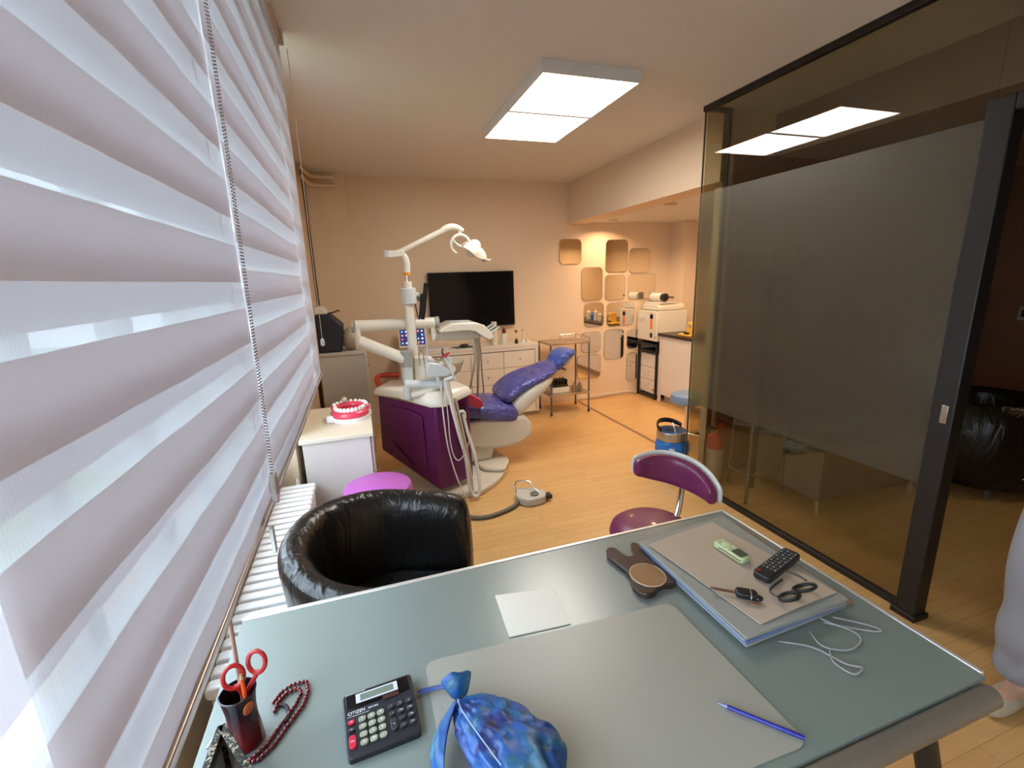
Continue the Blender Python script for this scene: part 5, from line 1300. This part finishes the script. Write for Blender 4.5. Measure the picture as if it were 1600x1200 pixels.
# ---------------------------------------------------------------- the person at the right edge
def person():
    px, py = 2.245, .66
    skin = M('skin', (.55, .33, .24), .5); hair = M('dark_hair', (.03, .018, .012), .5, bump=.4, bscale=80)
    t = T('person', 'person in loose pale grey trousers and pinkish white fleece standing at the right edge', 'person', (px, py, 0))
    def skinned(name, verts, edges, mat, sub=2, root=0, parent=t):
        me = bpy.data.meshes.new(name); me.from_pydata([Vector(v[:3])-SHIFT[t] for v in verts], edges, []); me.materials.append(mat)
        o = bpy.data.objects.new(name, me); COL.objects.link(o); o.parent = parent
        md = o.modifiers.new('skin', 'SKIN'); md.use_smooth_shade = True
        for i, v in enumerate(verts):
            sv = me.skin_vertices[0].data[i]; sv.radius = (v[3], v[4] if len(v) > 4 else v[3]); sv.use_root = (i == root)
        s_ = o.modifiers.new('sub', 'SUBSURF'); s_.levels = sub; s_.render_levels = sub
        return o
    # body: pelvis root, spine, neck, head, arms, legs; faces the desk (-x)
    V = [(px, py, .95, .13, .10), (px, py, 1.12, .12, .10), (px, py, 1.30, .14, .11), (px-.01, py, 1.44, .09, .08), (px-.02, py, 1.50, .052), (px-.03, py, 1.56, .058), (px-.04, py, 1.63, .078, .088), (px-.035, py, 1.70, .068, .080)]
    Ed = [(0, 1), (1, 2), (2, 3), (3, 4), (4, 5), (5, 6), (6, 7)]
    def add(v, p): V.append(v); Ed.append((p, len(V)-1)); return len(V)-1
    for s in (-1, 1):
        a = add((px-.005, py+s*.17, 1.40, .055), 3); a = add((px+.04, py+s*.22, 1.27, .045), a); a = add((px+.09, py+s*.22, 1.14, .038), a); a = add((px+.14, py+s*.15, 1.04, .032), a); a = add((px+.17, py+s*.08, .985, .024), a)
        w_ = a; a = add((px+.18, py+s*.05, .955, .034, .018), w_)
        l = add((px, py+s*.09, .88, .090), 0); l = add((px-.01, py+s*.10, .70, .078), l); l = add((px-.015, py+s*.10, .50, .056), l); l = add((px, py+s*.10, .34, .052), l); l = add((px+.01, py+s*.10, .10, .036), l); l = add((px-.02, py+s*.10, .045, .040), l); l = add((px-.12, py+s*.105, .035, .034, .026), l)
    b = skinned('body', V, Ed, skin)
    # fingers: each its own chain rooted in the palm (part of the body figure)
    for s in (-1, 1):
        FV = []; FE = []; hx, hy, hz = px+.183, py+s*.045, .95
        for k, L in enumerate((.062, .070, .066, .052)):
            x0 = hx+.024-k*.016; i = len(FV)
            FV += [(x0, hy, hz+.005, .009), (x0-.006, hy-s*.004, hz-.035, .0085), (x0-.004, hy-s*.014, hz-.035-L*.45, .008), (x0+.002, hy-s*.026, hz-.035-L*.8, .007)]; FE += [(i, i+1), (i+1, i+2), (i+2, i+3)]
            if k: FE.append((i-4, i))
        i = len(FV); FV += [(hx-.022, hy-s*.005, hz+.015, .010), (hx-.046, hy-s*.014, hz-.010, .009), (hx-.052, hy-s*.020, hz-.038, .008)]; FE += [(12, i), (i, i+1), (i+1, i+2)]
        skinned('hand', FV, FE, skin, 1)
    # face
    g = G(); g.ell((px-.125, py, 1.625), (.016, .012, .020)); g.ell((px-.118, py, 1.585), (.008, .024, .007))
    for s in (-1, 1): g.ell((px-.03, py+s*.088, 1.635), (.018, .009, .030))
    P('face_features', g, skin, t)
    for s in (-1, 1): P('eye', G().ell((px-.108, py+s*.032, 1.648), (.011, .014, .009)), M('eye_white', (.7, .7, .7), .2), t)
    g = G(); g.ell((px-.012, py, 1.69), (.108, .098, .095)); g.ell((px+.045, py, 1.60), (.060, .085, .12)); P('hair', g, hair, t)
    # trousers: loose, bunched at the ankles
    V = [(px+.0, py, .98, .155, .14), (px, py, .88, .165, .15)]; Ed = [(0, 1)]
    for s in (-1, 1):
        l = add((px-.005, py+s*.09, .80, .125, .115), 1)
        for v in ((px-.02, py+s*.105, .62, .106), (px-.02, py+s*.105, .48, .094), (px-.01, py+s*.105, .40, .084), (px-.02, py+s*.105, .34, .094), (px-.025, py+s*.105, .27, .088), (px-.005, py+s*.105, .215, .078), (px-.015, py+s*.105, .16, .086), (px+.0, py+s*.105, .10, .072)): l = add(v, l)
    skinned('trousers', V, Ed, trousers_m)
    V = [(px, py, 1.05, .165, .145), (px, py, .93, .175, .155), (px, py, 1.25, .165, .13), (px-.005, py, 1.42, .105, .095), (px-.01, py, 1.48, .065)]; Ed = [(0, 1), (0, 2), (2, 3), (3, 4)]
    for s in (-1, 1):
        a = add((px-.005, py+s*.17, 1.40, .080), 3); a = add((px+.04, py+s*.22, 1.27, .068), a); a = add((px+.09, py+s*.222, 1.14, .062), a); a = add((px+.14, py+s*.15, 1.04, .054), a); a = add((px+.165, py+s*.085, .995, .044), a)
    skinned('fleece_top', V, Ed, fleece_m)
    for s in (-1, 1):
        g = G(); rs = []
        for x, w_, h in ((px+.07, .030, .05), (px+.04, .040, .07), (px-.03, .046, .075), (px-.10, .050, .055), (px-.16, .044, .040), (px-.185, .022, .025)):
            rs.append([(x, py+s*.105+w_*math.cos(a), .004+h/2+h/2*math.sin(a)) for a in [2*PI*k/16 for k in range(16)]])
        P('slipper', G().rings(rs), M('cream_slipper', (.45, .38, .28), .9, bump=.6, bscale=70), t, sub=1)
person()
